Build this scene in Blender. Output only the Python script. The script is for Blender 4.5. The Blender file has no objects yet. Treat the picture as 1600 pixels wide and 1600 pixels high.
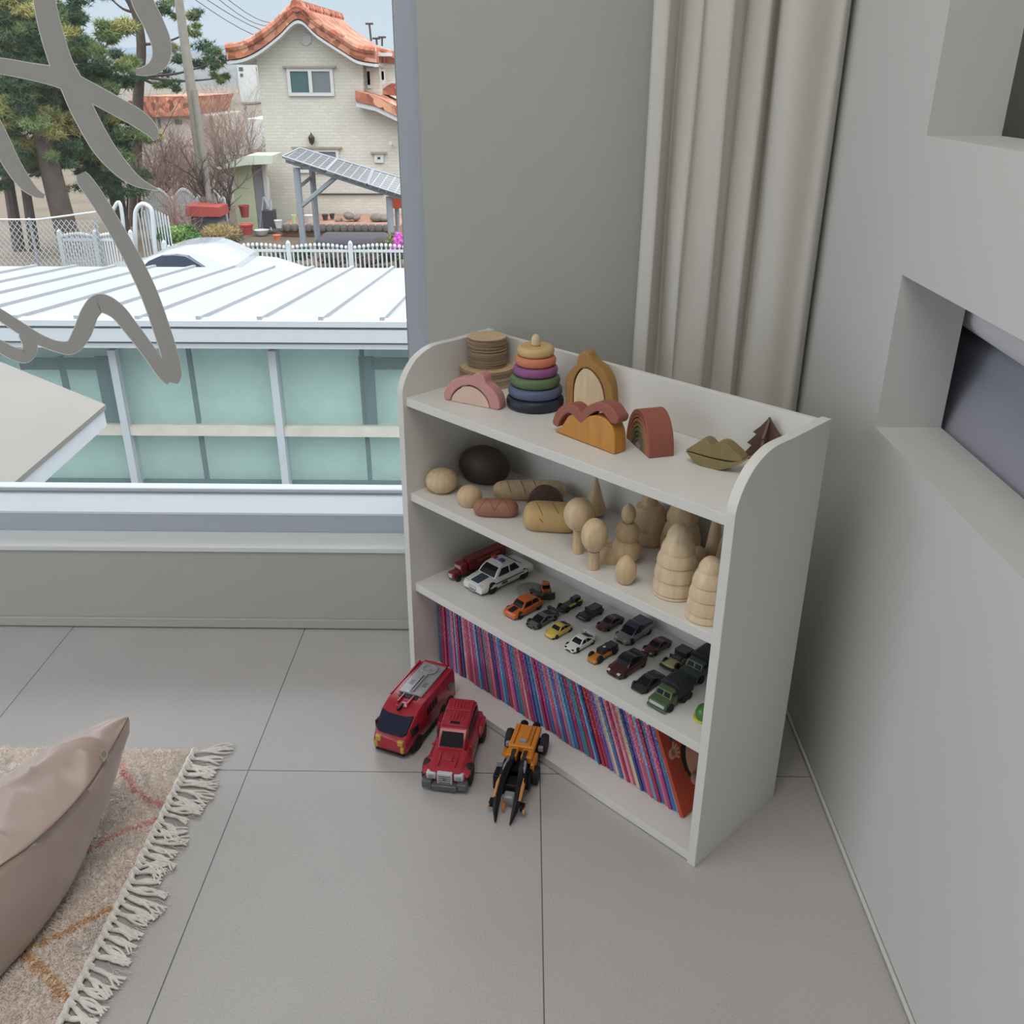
import bpy, bmesh, math, random
from mathutils import Vector, Matrix
random.seed(7)
PI = math.pi
C = bpy.context.scene.collection
SC = bpy.context.scene

# ------------------------------------------------------------------ camera
PAN, PITCH, ROLL, FPX, HCAM = -.01461, .43961, .00167, 1467.582, 1.30514
def _basis():
    cp, sp = math.cos(PITCH), math.sin(PITCH)
    f = Vector((math.sin(PAN)*cp, math.cos(PAN)*cp, -sp))
    r = Vector((math.cos(PAN), -math.sin(PAN), 0)); u = r.cross(f)
    cr, sr = math.cos(ROLL), math.sin(ROLL)
    return r*cr+u*sr, u*cr-r*sr, f
CR, CU, CF = _basis()
CO = Vector((0, 0, HCAM))
cd = bpy.data.cameras.new('camera'); cam = bpy.data.objects.new('camera', cd); C.objects.link(cam)
m4 = Matrix.Identity(4)
for i in range(3):
    m4[i][0] = CR[i]; m4[i][1] = CU[i]; m4[i][2] = -CF[i]; m4[i][3] = CO[i]
cam.matrix_world = m4
cd.sensor_width = 36; cd.lens = 36*FPX/1600; cd.clip_start = .02; cd.clip_end = 3000
SC.camera = cam

# ------------------------------------------------------------------ world, light, exposure
w = bpy.data.worlds.new('sky'); SC.world = w; w.use_nodes = True
nt = w.node_tree; nt.nodes.clear()
out = nt.nodes.new('ShaderNodeOutputWorld'); bg = nt.nodes.new('ShaderNodeBackground')
tc = nt.nodes.new('ShaderNodeTexCoord'); sx = nt.nodes.new('ShaderNodeSeparateXYZ'); rp = nt.nodes.new('ShaderNodeValToRGB')
nt.links.new(tc.outputs['Generated'], sx.inputs[0]); nt.links.new(sx.outputs['Z'], rp.inputs[0])
e = rp.color_ramp.elements
e[0].position = 0; e[0].color = (.57, .65, .72, 1)
e[1].position = .12; e[1].color = (.53, .63, .76, 1)
for pos, k in ((.35, 2.5), (.7, 4.8), (1, 5.6)):
    q = e.new(pos); q.color = (.66*k, .68*k, .71*k, 1)
bg.inputs[1].default_value = 1.22
nt.links.new(rp.outputs[0], bg.inputs[0]); nt.links.new(bg.outputs[0], out.inputs[0])

def area(name, loc, rot, sx_, sy_, power, col):
    l = bpy.data.lights.new(name, 'AREA'); l.shape = 'RECTANGLE'; l.size = sx_; l.size_y = sy_; l.energy = power; l.color = col
    o = bpy.data.objects.new(name, l); o.location = loc; o.rotation_euler = rot; C.objects.link(o); return o
# added area fills: an invented overhead one, and one boosting daylight from the left
area('overhead_fill', (-.35, .55, 2.56), (0, 0, 0), 1.2, 1.2, 20, (1, .95, .88))
area('daylight_fill_left', (-3.9, 1.0, 1.5), (0, -PI/2, 0), 2.0, 1.9, 9, (.90, .95, 1))

SC.view_settings.view_transform = 'Standard'; SC.view_settings.look = 'None'
SC.view_settings.gamma = 1; SC.view_settings.exposure = 0.0
SC.view_settings.use_curve_mapping = False

# ------------------------------------------------------------------ projection helpers (photo pixel -> point on a real plane)
def ray(x, y): return CF + CR*((x-800)/FPX) + CU*((800-y)/FPX)
def at(x, y, ax, v):
    d = ray(x, y); t = (v-CO[ax])/d[ax]; return CO+d*t
def vp(x, y, P0, dr):                      # vertical plane through P0 with horizontal direction dr -> (s, z)
    n = Vector((-dr[1], dr[0], 0)); d = ray(x, y)
    t = (Vector(P0)-CO).dot(n)/d.dot(n); P = CO+d*t
    return (P-Vector(P0)).dot(Vector((dr[0], dr[1], 0))), P.z
def ppm(P): return FPX/((Vector(P)-CO).dot(CF))   # photo pixels per metre at P

# ------------------------------------------------------------------ materials
def lin(c):
    c = c/255; return c/12.92 if c <= .04045 else ((c+.055)/1.055)**2.4
def rgb(c): return (lin(c[0]), lin(c[1]), lin(c[2]), 1)
MATS = {}
def mat(name, col, rough=.5, metal=0, var=.06, scale=8, bump=0, bscale=60, coat=0, sheen=0, stretch=None, detail=4):
    if name in MATS: return MATS[name]
    m = bpy.data.materials.new(name); m.use_nodes = True; MATS[name] = m
    n = m.node_tree; b = n.nodes['Principled BSDF']
    tcx = n.nodes.new('ShaderNodeTexCoord'); mp = n.nodes.new('ShaderNodeMapping')
    n.links.new(tcx.outputs['Object'], mp.inputs[0])
    if stretch: mp.inputs['Scale'].default_value = stretch
    nz = n.nodes.new('ShaderNodeTexNoise'); nz.inputs['Scale'].default_value = scale; nz.inputs['Detail'].default_value = detail
    n.links.new(mp.outputs[0], nz.inputs[0])
    mx = n.nodes.new('ShaderNodeMixRGB'); c = rgb(col)
    mx.inputs[1].default_value = tuple(max(0, x*(1-var*2)) for x in c[:3])+(1,)
    mx.inputs[2].default_value = tuple(min(1, x*(1+var*2)) for x in c[:3])+(1,)
    n.links.new(nz.outputs[0], mx.inputs[0]); n.links.new(mx.outputs[0], b.inputs['Base Color'])
    b.inputs['Roughness'].default_value = rough; b.inputs['Metallic'].default_value = metal
    b.inputs['Coat Weight'].default_value = coat
    b.inputs['Sheen Weight'].default_value = sheen
    if bump:
        n2 = n.nodes.new('ShaderNodeTexNoise'); n2.inputs['Scale'].default_value = bscale; n2.inputs['Detail'].default_value = 3
        n.links.new(mp.outputs[0], n2.inputs[0])
        bp = n.nodes.new('ShaderNodeBump'); bp.inputs['Strength'].default_value = bump; bp.inputs['Distance'].default_value = .01
        n.links.new(n2.outputs[0], bp.inputs['Height']); n.links.new(bp.outputs[0], b.inputs['Normal'])
    return m
def mute(c, k=.14): g = sum(c)/3; return tuple(v*(1-k)+g*k for v in c)
def wood(name, col, var=.16, st=(60, 60, 7), rough=.55):
    col = mute(col); return mat(name, col, rough, var=var, scale=1.5, stretch=st, bump=.05, bscale=3)
def plastic(name, col, rough=.28): return mat(name, mute(col, .1), rough, var=.03, scale=30, coat=.25)

# ------------------------------------------------------------------ mesh helpers
def finish(name, bm, m, parent=None, smooth=40, bevel=0, seg=2, loc=None, rot=None):
    bmesh.ops.recalc_face_normals(bm, faces=bm.faces)
    me = bpy.data.meshes.new(name); bm.to_mesh(me); bm.free()
    if isinstance(m, (list, tuple)):
        for k in m: me.materials.append(k)
    else: me.materials.append(m)
    if smooth:
        for p in me.polygons: p.use_smooth = True
        me.set_sharp_from_angle(angle=math.radians(smooth))
    o = bpy.data.objects.new(name, me); C.objects.link(o)
    if parent: o.parent = parent
    if loc is not None: o.location = loc
    if rot is not None: o.rotation_euler = rot
    if bevel:
        b = o.modifiers.new('bevel', 'BEVEL'); b.width = bevel; b.segments = seg; b.limit_method = 'ANGLE'; b.angle_limit = math.radians(35)
    return o
def raw(name, verts, faces, m, parent=None, mi=None, smooth=False, loc=None):
    me = bpy.data.meshes.new(name); me.from_pydata(verts, [], faces)
    if isinstance(m, (list, tuple)):
        for k in m: me.materials.append(k)
    else: me.materials.append(m)
    if mi: me.polygons.foreach_set('material_index', mi)
    if smooth: me.polygons.foreach_set('use_smooth', [True]*len(me.polygons))
    me.update(); o = bpy.data.objects.new(name, me); C.objects.link(o)
    if parent: o.parent = parent
    if loc is not None: o.location = loc
    return o
def tag(o, label=None, cat=None, group=None, kind=None):
    if label: o['label'] = label
    if cat: o['category'] = cat
    if group: o['group'] = group
    if kind: o['kind'] = kind
    return o
def empty(name, loc, rz, label, cat, group=None):
    o = bpy.data.objects.new(name, None); C.objects.link(o); o.location = loc; o.rotation_euler = (0, 0, rz); o.empty_display_size = .05
    return tag(o, label, cat, group)
def box(bm, x0, x1, y0, y1, z0, z1, M=None):
    vs = [bm.verts.new((x, y, z)) for x in (x0, x1) for y in (y0, y1) for z in (z0, z1)]
    for f in ((0, 1, 3, 2), (4, 6, 7, 5), (0, 4, 5, 1), (2, 3, 7, 6), (0, 2, 6, 4), (1, 5, 7, 3)):
        bm.faces.new([vs[i] for i in f])
    if M: 
        for v in vs: v.co = M @ v.co
    return vs
def bx(name, x0, x1, y0, y1, z0, z1, m, parent=None, bevel=0, **k):
    bm = bmesh.new(); box(bm, x0, x1, y0, y1, z0, z1); return finish(name, bm, m, parent, bevel=bevel, **k)
def prism(bm, pts, a0, a1, mode='xz'):
    """extrude 2D outline pts; mode xz: outline in x,z extruded along y; yz: along x; xy: along z"""
    def P(p, a): return {'xz': (p[0], a, p[1]), 'yz': (a, p[0], p[1]), 'xy': (p[0], p[1], a)}[mode]
    A = [bm.verts.new(P(p, a0)) for p in pts]; B = [bm.verts.new(P(p, a1)) for p in pts]
    fs = [bm.faces.new(A), bm.faces.new(B[::-1])]
    n = len(pts)
    for i in range(n): bm.faces.new((A[i], B[i], B[(i+1) % n], A[(i+1) % n]))
    return A+B
def smooth_pts(pts, n=4, closed=False):
    """Catmull-Rom through points"""
    P = [Vector(p) for p in pts]; o = []; N = len(P)
    rng = range(N) if closed else range(N-1)
    for i in rng:
        p0 = P[(i-1) % N] if closed or i > 0 else P[0]; p1 = P[i]; p2 = P[(i+1) % N]
        p3 = P[(i+2) % N] if closed or i+2 < N else P[-1]
        for k in range(n):
            t = k/n
            o.append(.5*((2*p1)+(-p0+p2)*t+(2*p0-5*p1+4*p2-p3)*t*t+(-p0+3*p1-3*p2+p3)*t**3))
    if not closed: o.append(P[-1])
    return o
def lathe(bm, prof, seg=36, M=None):
    rings = []
    for r, z in prof:
        if r < 1e-6: rings.append([bm.verts.new((0, 0, z))])
        else: rings.append([bm.verts.new((r*math.cos(2*PI*i/seg), r*math.sin(2*PI*i/seg), z)) for i in range(seg)])
    for a, b in zip(rings, rings[1:]):
        for i in range(seg):
            j = (i+1) % seg
            if len(a) == 1 and len(b) == 1: continue
            if len(a) == 1: bm.faces.new((a[0], b[i], b[j]))
            elif len(b) == 1: bm.faces.new((a[i], a[j], b[0]))
            else: bm.faces.new((a[i], a[j], b[j], b[i]))
    if len(rings[0]) > 1: bm.faces.new(rings[0][::-1])
    if len(rings[-1]) > 1: bm.faces.new(rings[-1])
    if M:
        for r in rings:
            for v in r: v.co = M @ v.co
def tube(bm, pts, rad, seg=8, caps=True):
    pts = [Vector(p) for p in pts]; n = len(pts); rings = []
    if not hasattr(rad, '__len__'): rad = [rad]*n
    prev = None
    for i, p in enumerate(pts):
        t = (pts[min(i+1, n-1)]-pts[max(i-1, 0)]).normalized()
        a = Vector((0, 0, 1)) if abs(t.z) < .9 else Vector((1, 0, 0))
        if prev is not None: a = prev
        x = (a-t*a.dot(t)).normalized(); y = t.cross(x); prev = x
        rings.append([bm.verts.new(p+(x*math.cos(2*PI*k/seg)+y*math.sin(2*PI*k/seg))*rad[i]) for k in range(seg)])
    for a, b in zip(rings, rings[1:]):
        for k in range(seg): bm.faces.new((a[k], a[(k+1) % seg], b[(k+1) % seg], b[k]))
    if caps: bm.faces.new(rings[0][::-1]); bm.faces.new(rings[-1])
def hull(bm, st):
    """loft of closed sections; st = list of (x, [(y,z)...])"""
    R = [[bm.verts.new((x, y, z)) for y, z in sec] for x, sec in st]
    for a, b in zip(R, R[1:]):
        n = len(a)
        for k in range(n): bm.faces.new((a[k], a[(k+1) % n], b[(k+1) % n], b[k]))
    bm.faces.new(R[0][::-1]); bm.faces.new(R[-1])
def quadslab(bm, pts, th, nrm):
    nrm = Vector(nrm).normalized()*th
    A = [bm.verts.new(Vector(p)) for p in pts]; B = [bm.verts.new(Vector(p)+nrm) for p in pts]
    bm.faces.new(A); bm.faces.new(B[::-1]); n = len(pts)
    for i in range(n): bm.faces.new((A[i], B[i], B[(i+1) % n], A[(i+1) % n]))
def copy_tree(o, parent=None):
    c = o.copy(); C.objects.link(c); c.parent = parent
    for ch in list(o.children): copy_tree(ch, c)
    return c

# ================================================================== ROOM
YW, XW = 2.0586, .5943
M_wall = mat('wall_paint_shaded', (181, 182, 177), .9, var=.012, scale=5, bump=.04, bscale=220)  # window wall's shade put into its colour, darker than the right wall
M_lightwall = mat('ceiling_paint', (212, 211, 206), .9, var=.01)
M_frame = mat('window_frame_paint', (176, 184, 194), .45, var=.01)
M_sill = mat('sill_white', (226, 229, 230), .5, var=.01)
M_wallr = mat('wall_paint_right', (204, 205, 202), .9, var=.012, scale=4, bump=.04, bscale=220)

def floor_mat():
    m = bpy.data.materials.new('floor_tiles'); m.use_nodes = True; n = m.node_tree; b = n.nodes['Principled BSDF']; L = n.links
    t = n.nodes.new('ShaderNodeTexCoord'); s = n.nodes.new('ShaderNodeSeparateXYZ'); L.new(t.outputs['Object'], s.inputs[0])
    ds = []
    for ax, off in (('X', -.56394), ('Y', 1.51512)):
        a = n.nodes.new('ShaderNodeMath'); a.operation = 'SUBTRACT'; a.inputs[1].default_value = off-6; L.new(s.outputs[ax], a.inputs[0])
        p = n.nodes.new('ShaderNodeMath'); p.operation = 'PINGPONG'; p.inputs[1].default_value = .3; L.new(a.outputs[0], p.inputs[0]); ds.append(p)
    mn = n.nodes.new('ShaderNodeMath'); mn.operation = 'MINIMUM'; L.new(ds[0].outputs[0], mn.inputs[0]); L.new(ds[1].outputs[0], mn.inputs[1])
    lt = n.nodes.new('ShaderNodeMath'); lt.operation = 'LESS_THAN'; lt.inputs[1].default_value = .0011; L.new(mn.outputs[0], lt.inputs[0])
    nz = n.nodes.new('ShaderNodeTexNoise'); nz.inputs['Scale'].default_value = 5; nz.inputs['Detail'].default_value = 8; L.new(t.outputs['Object'], nz.inputs[0])
    nf = n.nodes.new('ShaderNodeTexNoise'); nf.inputs['Scale'].default_value = 260; nf.inputs['Detail'].default_value = 2; L.new(t.outputs['Object'], nf.inputs[0])
    m1 = n.nodes.new('ShaderNodeMixRGB'); m1.inputs[1].default_value = rgb((176, 172, 171)); m1.inputs[2].default_value = rgb((190, 187, 186)); L.new(nz.outputs[0], m1.inputs[0])
    m2 = n.nodes.new('ShaderNodeMixRGB'); m2.blend_type = 'OVERLAY'; m2.inputs[0].default_value = .18; L.new(m1.outputs[0], m2.inputs[1]); L.new(nf.outputs[0], m2.inputs[2])
    m3 = n.nodes.new('ShaderNodeMixRGB'); m3.inputs[2].default_value = rgb((92, 94, 100)); L.new(lt.outputs[0], m3.inputs[0]); L.new(m2.outputs[0], m3.inputs[1])
    L.new(m3.outputs[0], b.inputs['Base Color']); b.inputs['Roughness'].default_value = .42
    bp = n.nodes.new('ShaderNodeBump'); bp.inputs['Strength'].default_value = .15; bp.inputs['Distance'].default_value = .001; L.new(nf.outputs[0], bp.inputs['Height']); L.new(bp.outputs[0], b.inputs['Normal'])
    return m
tag(bx('floor', -4.2, 1.6, -3.2, YW+.25, -.12, 0, floor_mat(), smooth=0), kind='structure')
tag(bx('ceiling', -4.2, 1.6, -3.2, YW+.25, 2.6, 2.72, M_lightwall, smooth=0), kind='structure')
# window wall
WX1 = -.217; YF = 2.14; YG = 2.268; ZS = .235; ZL = .289; WX0 = -3.9; ZT = 2.42
bm = bmesh.new()
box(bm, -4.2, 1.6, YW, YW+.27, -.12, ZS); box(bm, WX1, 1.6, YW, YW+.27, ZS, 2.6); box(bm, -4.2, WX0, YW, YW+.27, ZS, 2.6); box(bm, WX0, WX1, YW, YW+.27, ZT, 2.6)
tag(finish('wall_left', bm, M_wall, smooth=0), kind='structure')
tag(bx('trim_1', WX0, WX1+.0, YW-.006, YF+.1, ZS-.012, ZS+.001, M_sill, bevel=.002), kind='structure')
bs = bx('baseboard_left', -4.2, .58, YW-.007, YW-.0005, 0.004, .03, M_wall, bevel=.002); tag(bs, kind='structure')
bs = bx('baseboard_right', XW-.007, XW-.0005, -3.2, YW-.01, 0.004, .011, M_wallr, bevel=.002); tag(bs, kind='structure')
# window frame
win = tag(bpy.data.objects.new('window_1', None), kind='structure'); C.objects.link(win)
XJ = -.2725; XG = -.2895
bm = bmesh.new()
box(bm, WX0, WX1, YF, YG+.06, ZS+.001, ZL)
box(bm, XJ, WX1, YF, YG+.06, ZL, ZT); box(bm, WX0, WX0+.055, YF, YG+.06, ZL, ZT); box(bm, WX0+.055, XJ, YF, YG+.06, ZT-.055, ZT)
box(bm, -2.2, -2.145, YF, YG+.06, ZL, ZT-.055)
fr = finish('window_frame', bm, M_frame, win, bevel=.0015)
bx('ledge_skylit_top', WX0+.055, XJ-.001, YF-.001, YG-.013, ZL-.004, ZL+.002, mat('ledge_skylit_white', (222, 230, 238), .4, var=.01), win)  # added layer, lighter than the frame to paint sky light on its top
bm = bmesh.new(); box(bm, WX0+.055, XJ, YG-.012, YG+.012, ZL, ZL+.008); box(bm, XG, XJ, YG-.012, YG+.012, ZL, ZT-.055)
finish('glazing_bead', bm, mat('bead_grey', (150, 155, 160), .5), win)
def glass_mat(name, tint, trans):
    m = bpy.data.materials.new(name); m.use_nodes = True; n = m.node_tree; n.nodes.clear(); o = n.nodes.new('ShaderNodeOutputMaterial')
    t = n.nodes.new('ShaderNodeBsdfTransparent'); t.inputs[0].default_value = tint; g = n.nodes.new('ShaderNodeBsdfGlossy'); g.inputs['Roughness'].default_value = .02
    f = n.nodes.new('ShaderNodeFresnel'); f.inputs[0].default_value = 1.35; mx = n.nodes.new('ShaderNodeMixShader')
    n.links.new(f.outputs[0], mx.inputs[0]); n.links.new(t.outputs[0], mx.inputs[1]); n.links.new(g.outputs[0], mx.inputs[2]); n.links.new(mx.outputs[0], o.inputs[0]); return m
bx('pane', WX0+.055, XJ+.003, YG-.004, YG+.004, ZL+.001, ZT-.056, glass_mat('window_glass', (.97, .985, .98, 1), 1), win, smooth=0)
# right wall with two openings (z .758-1.013 and 1.218-2.1), far jamb at y=1.513
M_in = M_wallr
YJ = 1.513; XI = .705
bm = bmesh.new()
box(bm, XW, XI, YJ, YW+.27, 0, 2.6); box(bm, XI, 1.5, 1.95, YW+.27, 0, 2.6); box(bm, XW, XI, -3.2, YJ, 0, .758); box(bm, XW, XI, -3.2, YJ, 1.0135, 1.218); box(bm, XW, XI, -3.2, YJ, 2.1, 2.6)
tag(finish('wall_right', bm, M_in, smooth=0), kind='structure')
bm = bmesh.new()
box(bm, 1.5, 1.58, -3.2, YW+.27, 0, 2.6)
tag(finish('wall_outer', bm, M_wall, smooth=0), kind='structure')
tag(bx('wall_back', -4.2, 1.6, -3.3, -3.2, 0, 2.6, M_lightwall, smooth=0), kind='structure')
tag(bx('trim_2', XI, 1.5, -3.2, YW, .60, .66, M_wall, smooth=0), kind='structure')
tag(bx('trim_3', XI, 1.5, -3.2, YW, 1.085, 1.19, M_wall, smooth=0), kind='structure')

# things behind the openings: bedding seen through the lower gap, folded sheet on the upper one
def cloth_patch(name, m, P, nu=40, nv=30, amp=.01, seed=1, thick=.03):
    """P(u,v)->Vector closed into a thick cushion"""
    from mathutils import noise
    vs = []; fs = []
    for i in range(nu+1):
        for j in range(nv+1):
            p = P(i/nu, j/nv); k = noise.noise(Vector((p.x*6, p.y*5, p.z*7+seed)))
            vs.append(p+Vector((0, 0, 1))*amp*k)
    n = len(vs)
    for i in range(nu+1):
        for j in range(nv+1): vs.append(P(i/nu, j/nv)-Vector((0, 0, thick)))
    I = lambda i, j: i*(nv+1)+j
    for i in range(nu):
        for j in range(nv):
            fs.append((I(i, j), I(i+1, j), I(i+1, j+1), I(i, j+1))); fs.append((n+I(i, j), n+I(i, j+1), n+I(i+1, j+1), n+I(i+1, j)))
    for i in range(nu):
        fs.append((I(i, 0), n+I(i, 0), n+I(i+1, 0), I(i+1, 0))); fs.append((I(i, nv), I(i+1, nv), n+I(i+1, nv), n+I(i, nv)))
    for j in range(nv):
        fs.append((I(0, j), I(0, j+1), n+I(0, j+1), n+I(0, j))); fs.append((I(nu, j), n+I(nu, j), n+I(nu, j+1), I(nu, j+1)))
    return raw(name, vs, fs, m, smooth=True)
# grey mattress-like bag: bulging front, top edge with a piping
def bagP(u, v):
    y = 1.93-u*1.7
    if v < .62: t = v/.62; return Vector((.722+.016*math.cos(t*PI)*-1+.03*t*t, y, .672+.215*t+.03*u))
    t = (v-.62)/.38; return Vector((.768+.10*t+.015*math.sin(t*PI), y, .887+.03*math.sin(t*PI*.6)+.03*u))
bag = cloth_patch('floor_cushion', mat('lavender_fabric', (164, 164, 178), .75, var=.04, bump=.2, bscale=300, sheen=.2), bagP, amp=.012, seed=3, thick=.004)
tag(bag, 'grey lavender cushion seen through the lower opening in the right wall', 'cushion')
def sheetP(u, v):
    y = 1.93-u*1.7; a = -1.3+v*(PI+1.2)
    return Vector((.772-.052*math.cos(a), y, .962-.05*u+.042*math.sin(a)))
sh = cloth_patch('white_duvet', mat('white_cotton', (225, 224, 228), .8, var=.02), sheetP, amp=.012, seed=9, thick=.004)
tag(sh, 'white duvet hanging above the grey cushion in the lower wall opening', 'bedding')
def sheet2P(u, v):
    y = 1.46-u*1.2; a = v*PI
    return Vector((.86-.11*math.cos(a), y, 1.215+.05*math.sin(a)*(.6+.4*math.sin(u*9))))
sh2 = cloth_patch('folded_sheet', MATS['white_cotton'], sheet2P, amp=.02, seed=5, thick=.012)
tag(sh2, 'crumpled white sheet lying behind the upper opening in the right wall', 'bedding')

# ------------------------------------------------------------------ vinyl lettering on the glass
def stroke_poly(pts, out=0):
    """pts (px,py,width px) -> centreline ribbon on the pane"""
    P = smooth_pts([(a, b, c) for a, b, c in pts], 8)
    L = []; R_ = []
    for i, p in enumerate(P):
        q = P[min(i+1, len(P)-1)]-P[max(i-1, 0)]; d = Vector((q.x, q.y)).normalized(); n = Vector((-d.y, d.x)); wd = max(.6, p.z*.57+out)
        L.append((p.x+n.x*wd, p.y+n.y*wd)); R_.append((p.x-n.x*wd, p.y-n.y*wd))
    return P, L, R_
STK = [
 [(66, -40, 28), (69, 0, 29), (80, 50, 30), (96, 100, 30), (111, 130, 31), (128, 170, 30), (158, 225, 28), (188, 262, 22), (215, 284, 13), (247, 297, 1)],
 [(-40, 98, 18), (0, 103, 21), (45, 111, 22), (95, 122, 26), (135, 141, 25), (180, 165, 24), (215, 185, 23), (236, 203, 17), (244, 219, 6)],
 [(218, -30, 27), (222, 0, 28), (239, 35, 27), (251, 65, 26), (252, 88, 24), (242, 104, 19), (226, 111, 12), (212, 112, 7)],
 [(-24, 170, 22), (-2, 215, 24), (18, 255, 22), (38, 285, 18), (55, 301, 11), (69, 307, 5)],
 [(126, 271, 12), (131, 281, 19), (148, 305, 20), (175, 348, 20), (207, 405, 21), (231, 455, 22), (250, 507, 22), (265, 555, 22), (271, 585, 21), (269, 598, 14)],
 [(268, 594, 18), (254, 580, 18), (235, 553, 18), (208, 517, 19), (182, 486, 21), (156, 474, 25), (140, 490, 24), (128, 520, 24), (112, 542, 19), (88, 541, 14), (60, 530, 14), (35, 515, 15), (0, 492, 14), (-20, 480, 14)],
 [(36, 520, 14), (47, 540, 19), (40, 556, 18), (20, 552, 16), (0, 541, 15), (-20, 530, 14)],
]
sg = empty('window_lettering', at(120, 300, 1, YG-.006), 0, 'large grey brush script vinyl lettering stuck on the window pane', 'window lettering')
M_vin = mat('grey_vinyl', (168, 165, 161), .8, var=.01); M_edge = mat('vinyl_edge_glint', (235, 240, 235), .6)  # white outline paints in the reflection along the cut edges
for k, s in enumerate(STK):
    for nm, o_, yy, mm in (('letter_stroke', 0, YG-.0062, M_vin), ('letter_edge_glint', 1.1, YG-.0052, M_edge)):
        P, L, R_ = stroke_poly(s, o_)
        vs = []; fs = []
        for (a, b) in list(zip(L, R_)):
            for q in (a, b):
                p = at(q[0], q[1], 1, yy-.0001*k); vs.append(p-sg.location); vs.append(p-sg.location+Vector((0, .0006, 0)))
        n = len(L)
        for i in range(n-1):
            a = i*4; b = a+4
            fs += [(a, b, b+2, a+2), (a+1, a+3, b+3, b+1), (a, a+1, b+1, b), (a+2, b+2, b+3, a+3)]
        fs += [(0, 2, 3, 1), (4*n-4, 4*n-3, 4*n-1, 4*n-2)]
        raw(nm, vs, fs, mm, sg)

# ------------------------------------------------------------------ curtain
M_cur = mat('curtain_cloth', (206, 203, 196), .85, var=.02, scale=3, bump=.12, bscale=500, sheen=.15)
prof = [(1022, 1.985), (1047, 1.955), (1050, 1.975), (1058, 2.02), (1063, 2.025), (1075, 1.99), (1097, 1.955), (1101, 1.965), (1122, 1.945), (1150, 1.93), (1154, 1.96), (1164, 2.0), (1166, 1.985), (1178, 1.965), (1205, 1.94), (1208, 1.97), (1216, 2.005), (1221, 1.96), (1245, 1.915), (1275, 1.90), (1305, 1.915), (1324, 1.905), (1330, 1.94), (1344, 1.96)]
pp = []
for px, y in prof:
    P = at(px, 0, 1, y); pp.append((P.x, 1.94+(y-1.94)*.62))
pp = [(x, y) for x, y in smooth_pts([(a, b, 0) for a, b in pp], 3) for x, y in [(x, y)]] if False else [(v.x, v.y) for v in smooth_pts([(a, b, 0) for a, b in pp], 4)]
vs = []; fs = []; nz_ = 24
for k in range(nz_+1):
    z = .03+(2.45-.03)*k/nz_
    for i, (x, y) in enumerate(pp):
        wob = .004*math.sin(z*3+i*.35)+.003*math.sin(z*7+i*.2)
        xx = min(x, .586) + wob*.6 + (1.4-z)*-.004*(1-(i/len(pp)))*4*.4
        vs.append((min(xx, .588), min(y+wob, 2.045), z))
N = len(pp)
for k in range(nz_):
    for i in range(N-1): fs.append((k*N+i, k*N+i+1, (k+1)*N+i+1, (k+1)*N+i))
cu = raw('curtain', vs, fs, M_cur, smooth=True)
so = cu.modifiers.new('thick', 'SOLIDIFY'); so.thickness = .0015
tag(cu, 'plain grey-white curtain gathered in pleats in the corner behind the bookcase', 'curtain')

# ================================================================== BOOKCASE
BX, BY, TH, BW, BD, BH, BT, REC = -.26643, 1.85029, -.78719, .82068, .26171, .79353, .01773, .0113
Z = [.0195, .2576, .48061, .69542]; ST = .0185
U = Vector((math.cos(TH), math.sin(TH), 0)); V = Vector((-math.sin(TH), math.cos(TH), 0)); B0 = Vector((BX, BY, 0))
def B(a, b, c): return B0+U*a+V*b+Vector((0, 0, c))
def bk(px, py, k): return at(px, py, 2, Z[k])
def uv(P): q = Vector(P)-B0; return q.dot(U), q.dot(V)
M_case = mat('white_melamine', (222, 221, 217), .42, var=.008, scale=3)
case = empty('bookcase', (BX, BY, 0), TH, 'white open bookcase with rounded top ends standing diagonally in the corner', 'bookcase')
arc = []
for q in ((1147.5, 820), (1150, 801), (1157.5, 776), (1169, 750), (1185, 724), (1210, 699), (1241, 684)):
    s, z = vp(q[0], q[1], B(BW, 0, 0), V); arc.append((max(0, s), z))
side = [(0, 0)]+[(max(0, a), b) for a, b in arc]+[(BD, BH), (BD, 0)]
side = [(0, 0)]+[(p.x, p.y) for p in smooth_pts([(a, b, 0) for a, b in arc], 4)]+[(BD, BH), (BD, 0)]
for x0, nm in ((0, 'side_panel'), (BW-BT, 'side_panel')):
    bm = bmesh.new(); prism(bm, side, x0, x0+BT, 'yz'); finish(nm, bm, M_case, case, bevel=.0008)
for k in range(4):
    bx('shelf', BT, BW-BT, REC if k else .004, BD-.006, Z[k]-ST if k else .002, Z[k], M_case, case, bevel=.0008)
bm = bmesh.new(); box(bm, BT, BW-BT, BD-.006, BD, 0.002, Z[3]); finish('back_panel', bm, M_case, case)
bx('top_rail', BT, BW-BT, BD-.012, BD-.0005, Z[3]+.0002, BH-.004, M_case, case, bevel=.0008)

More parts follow.
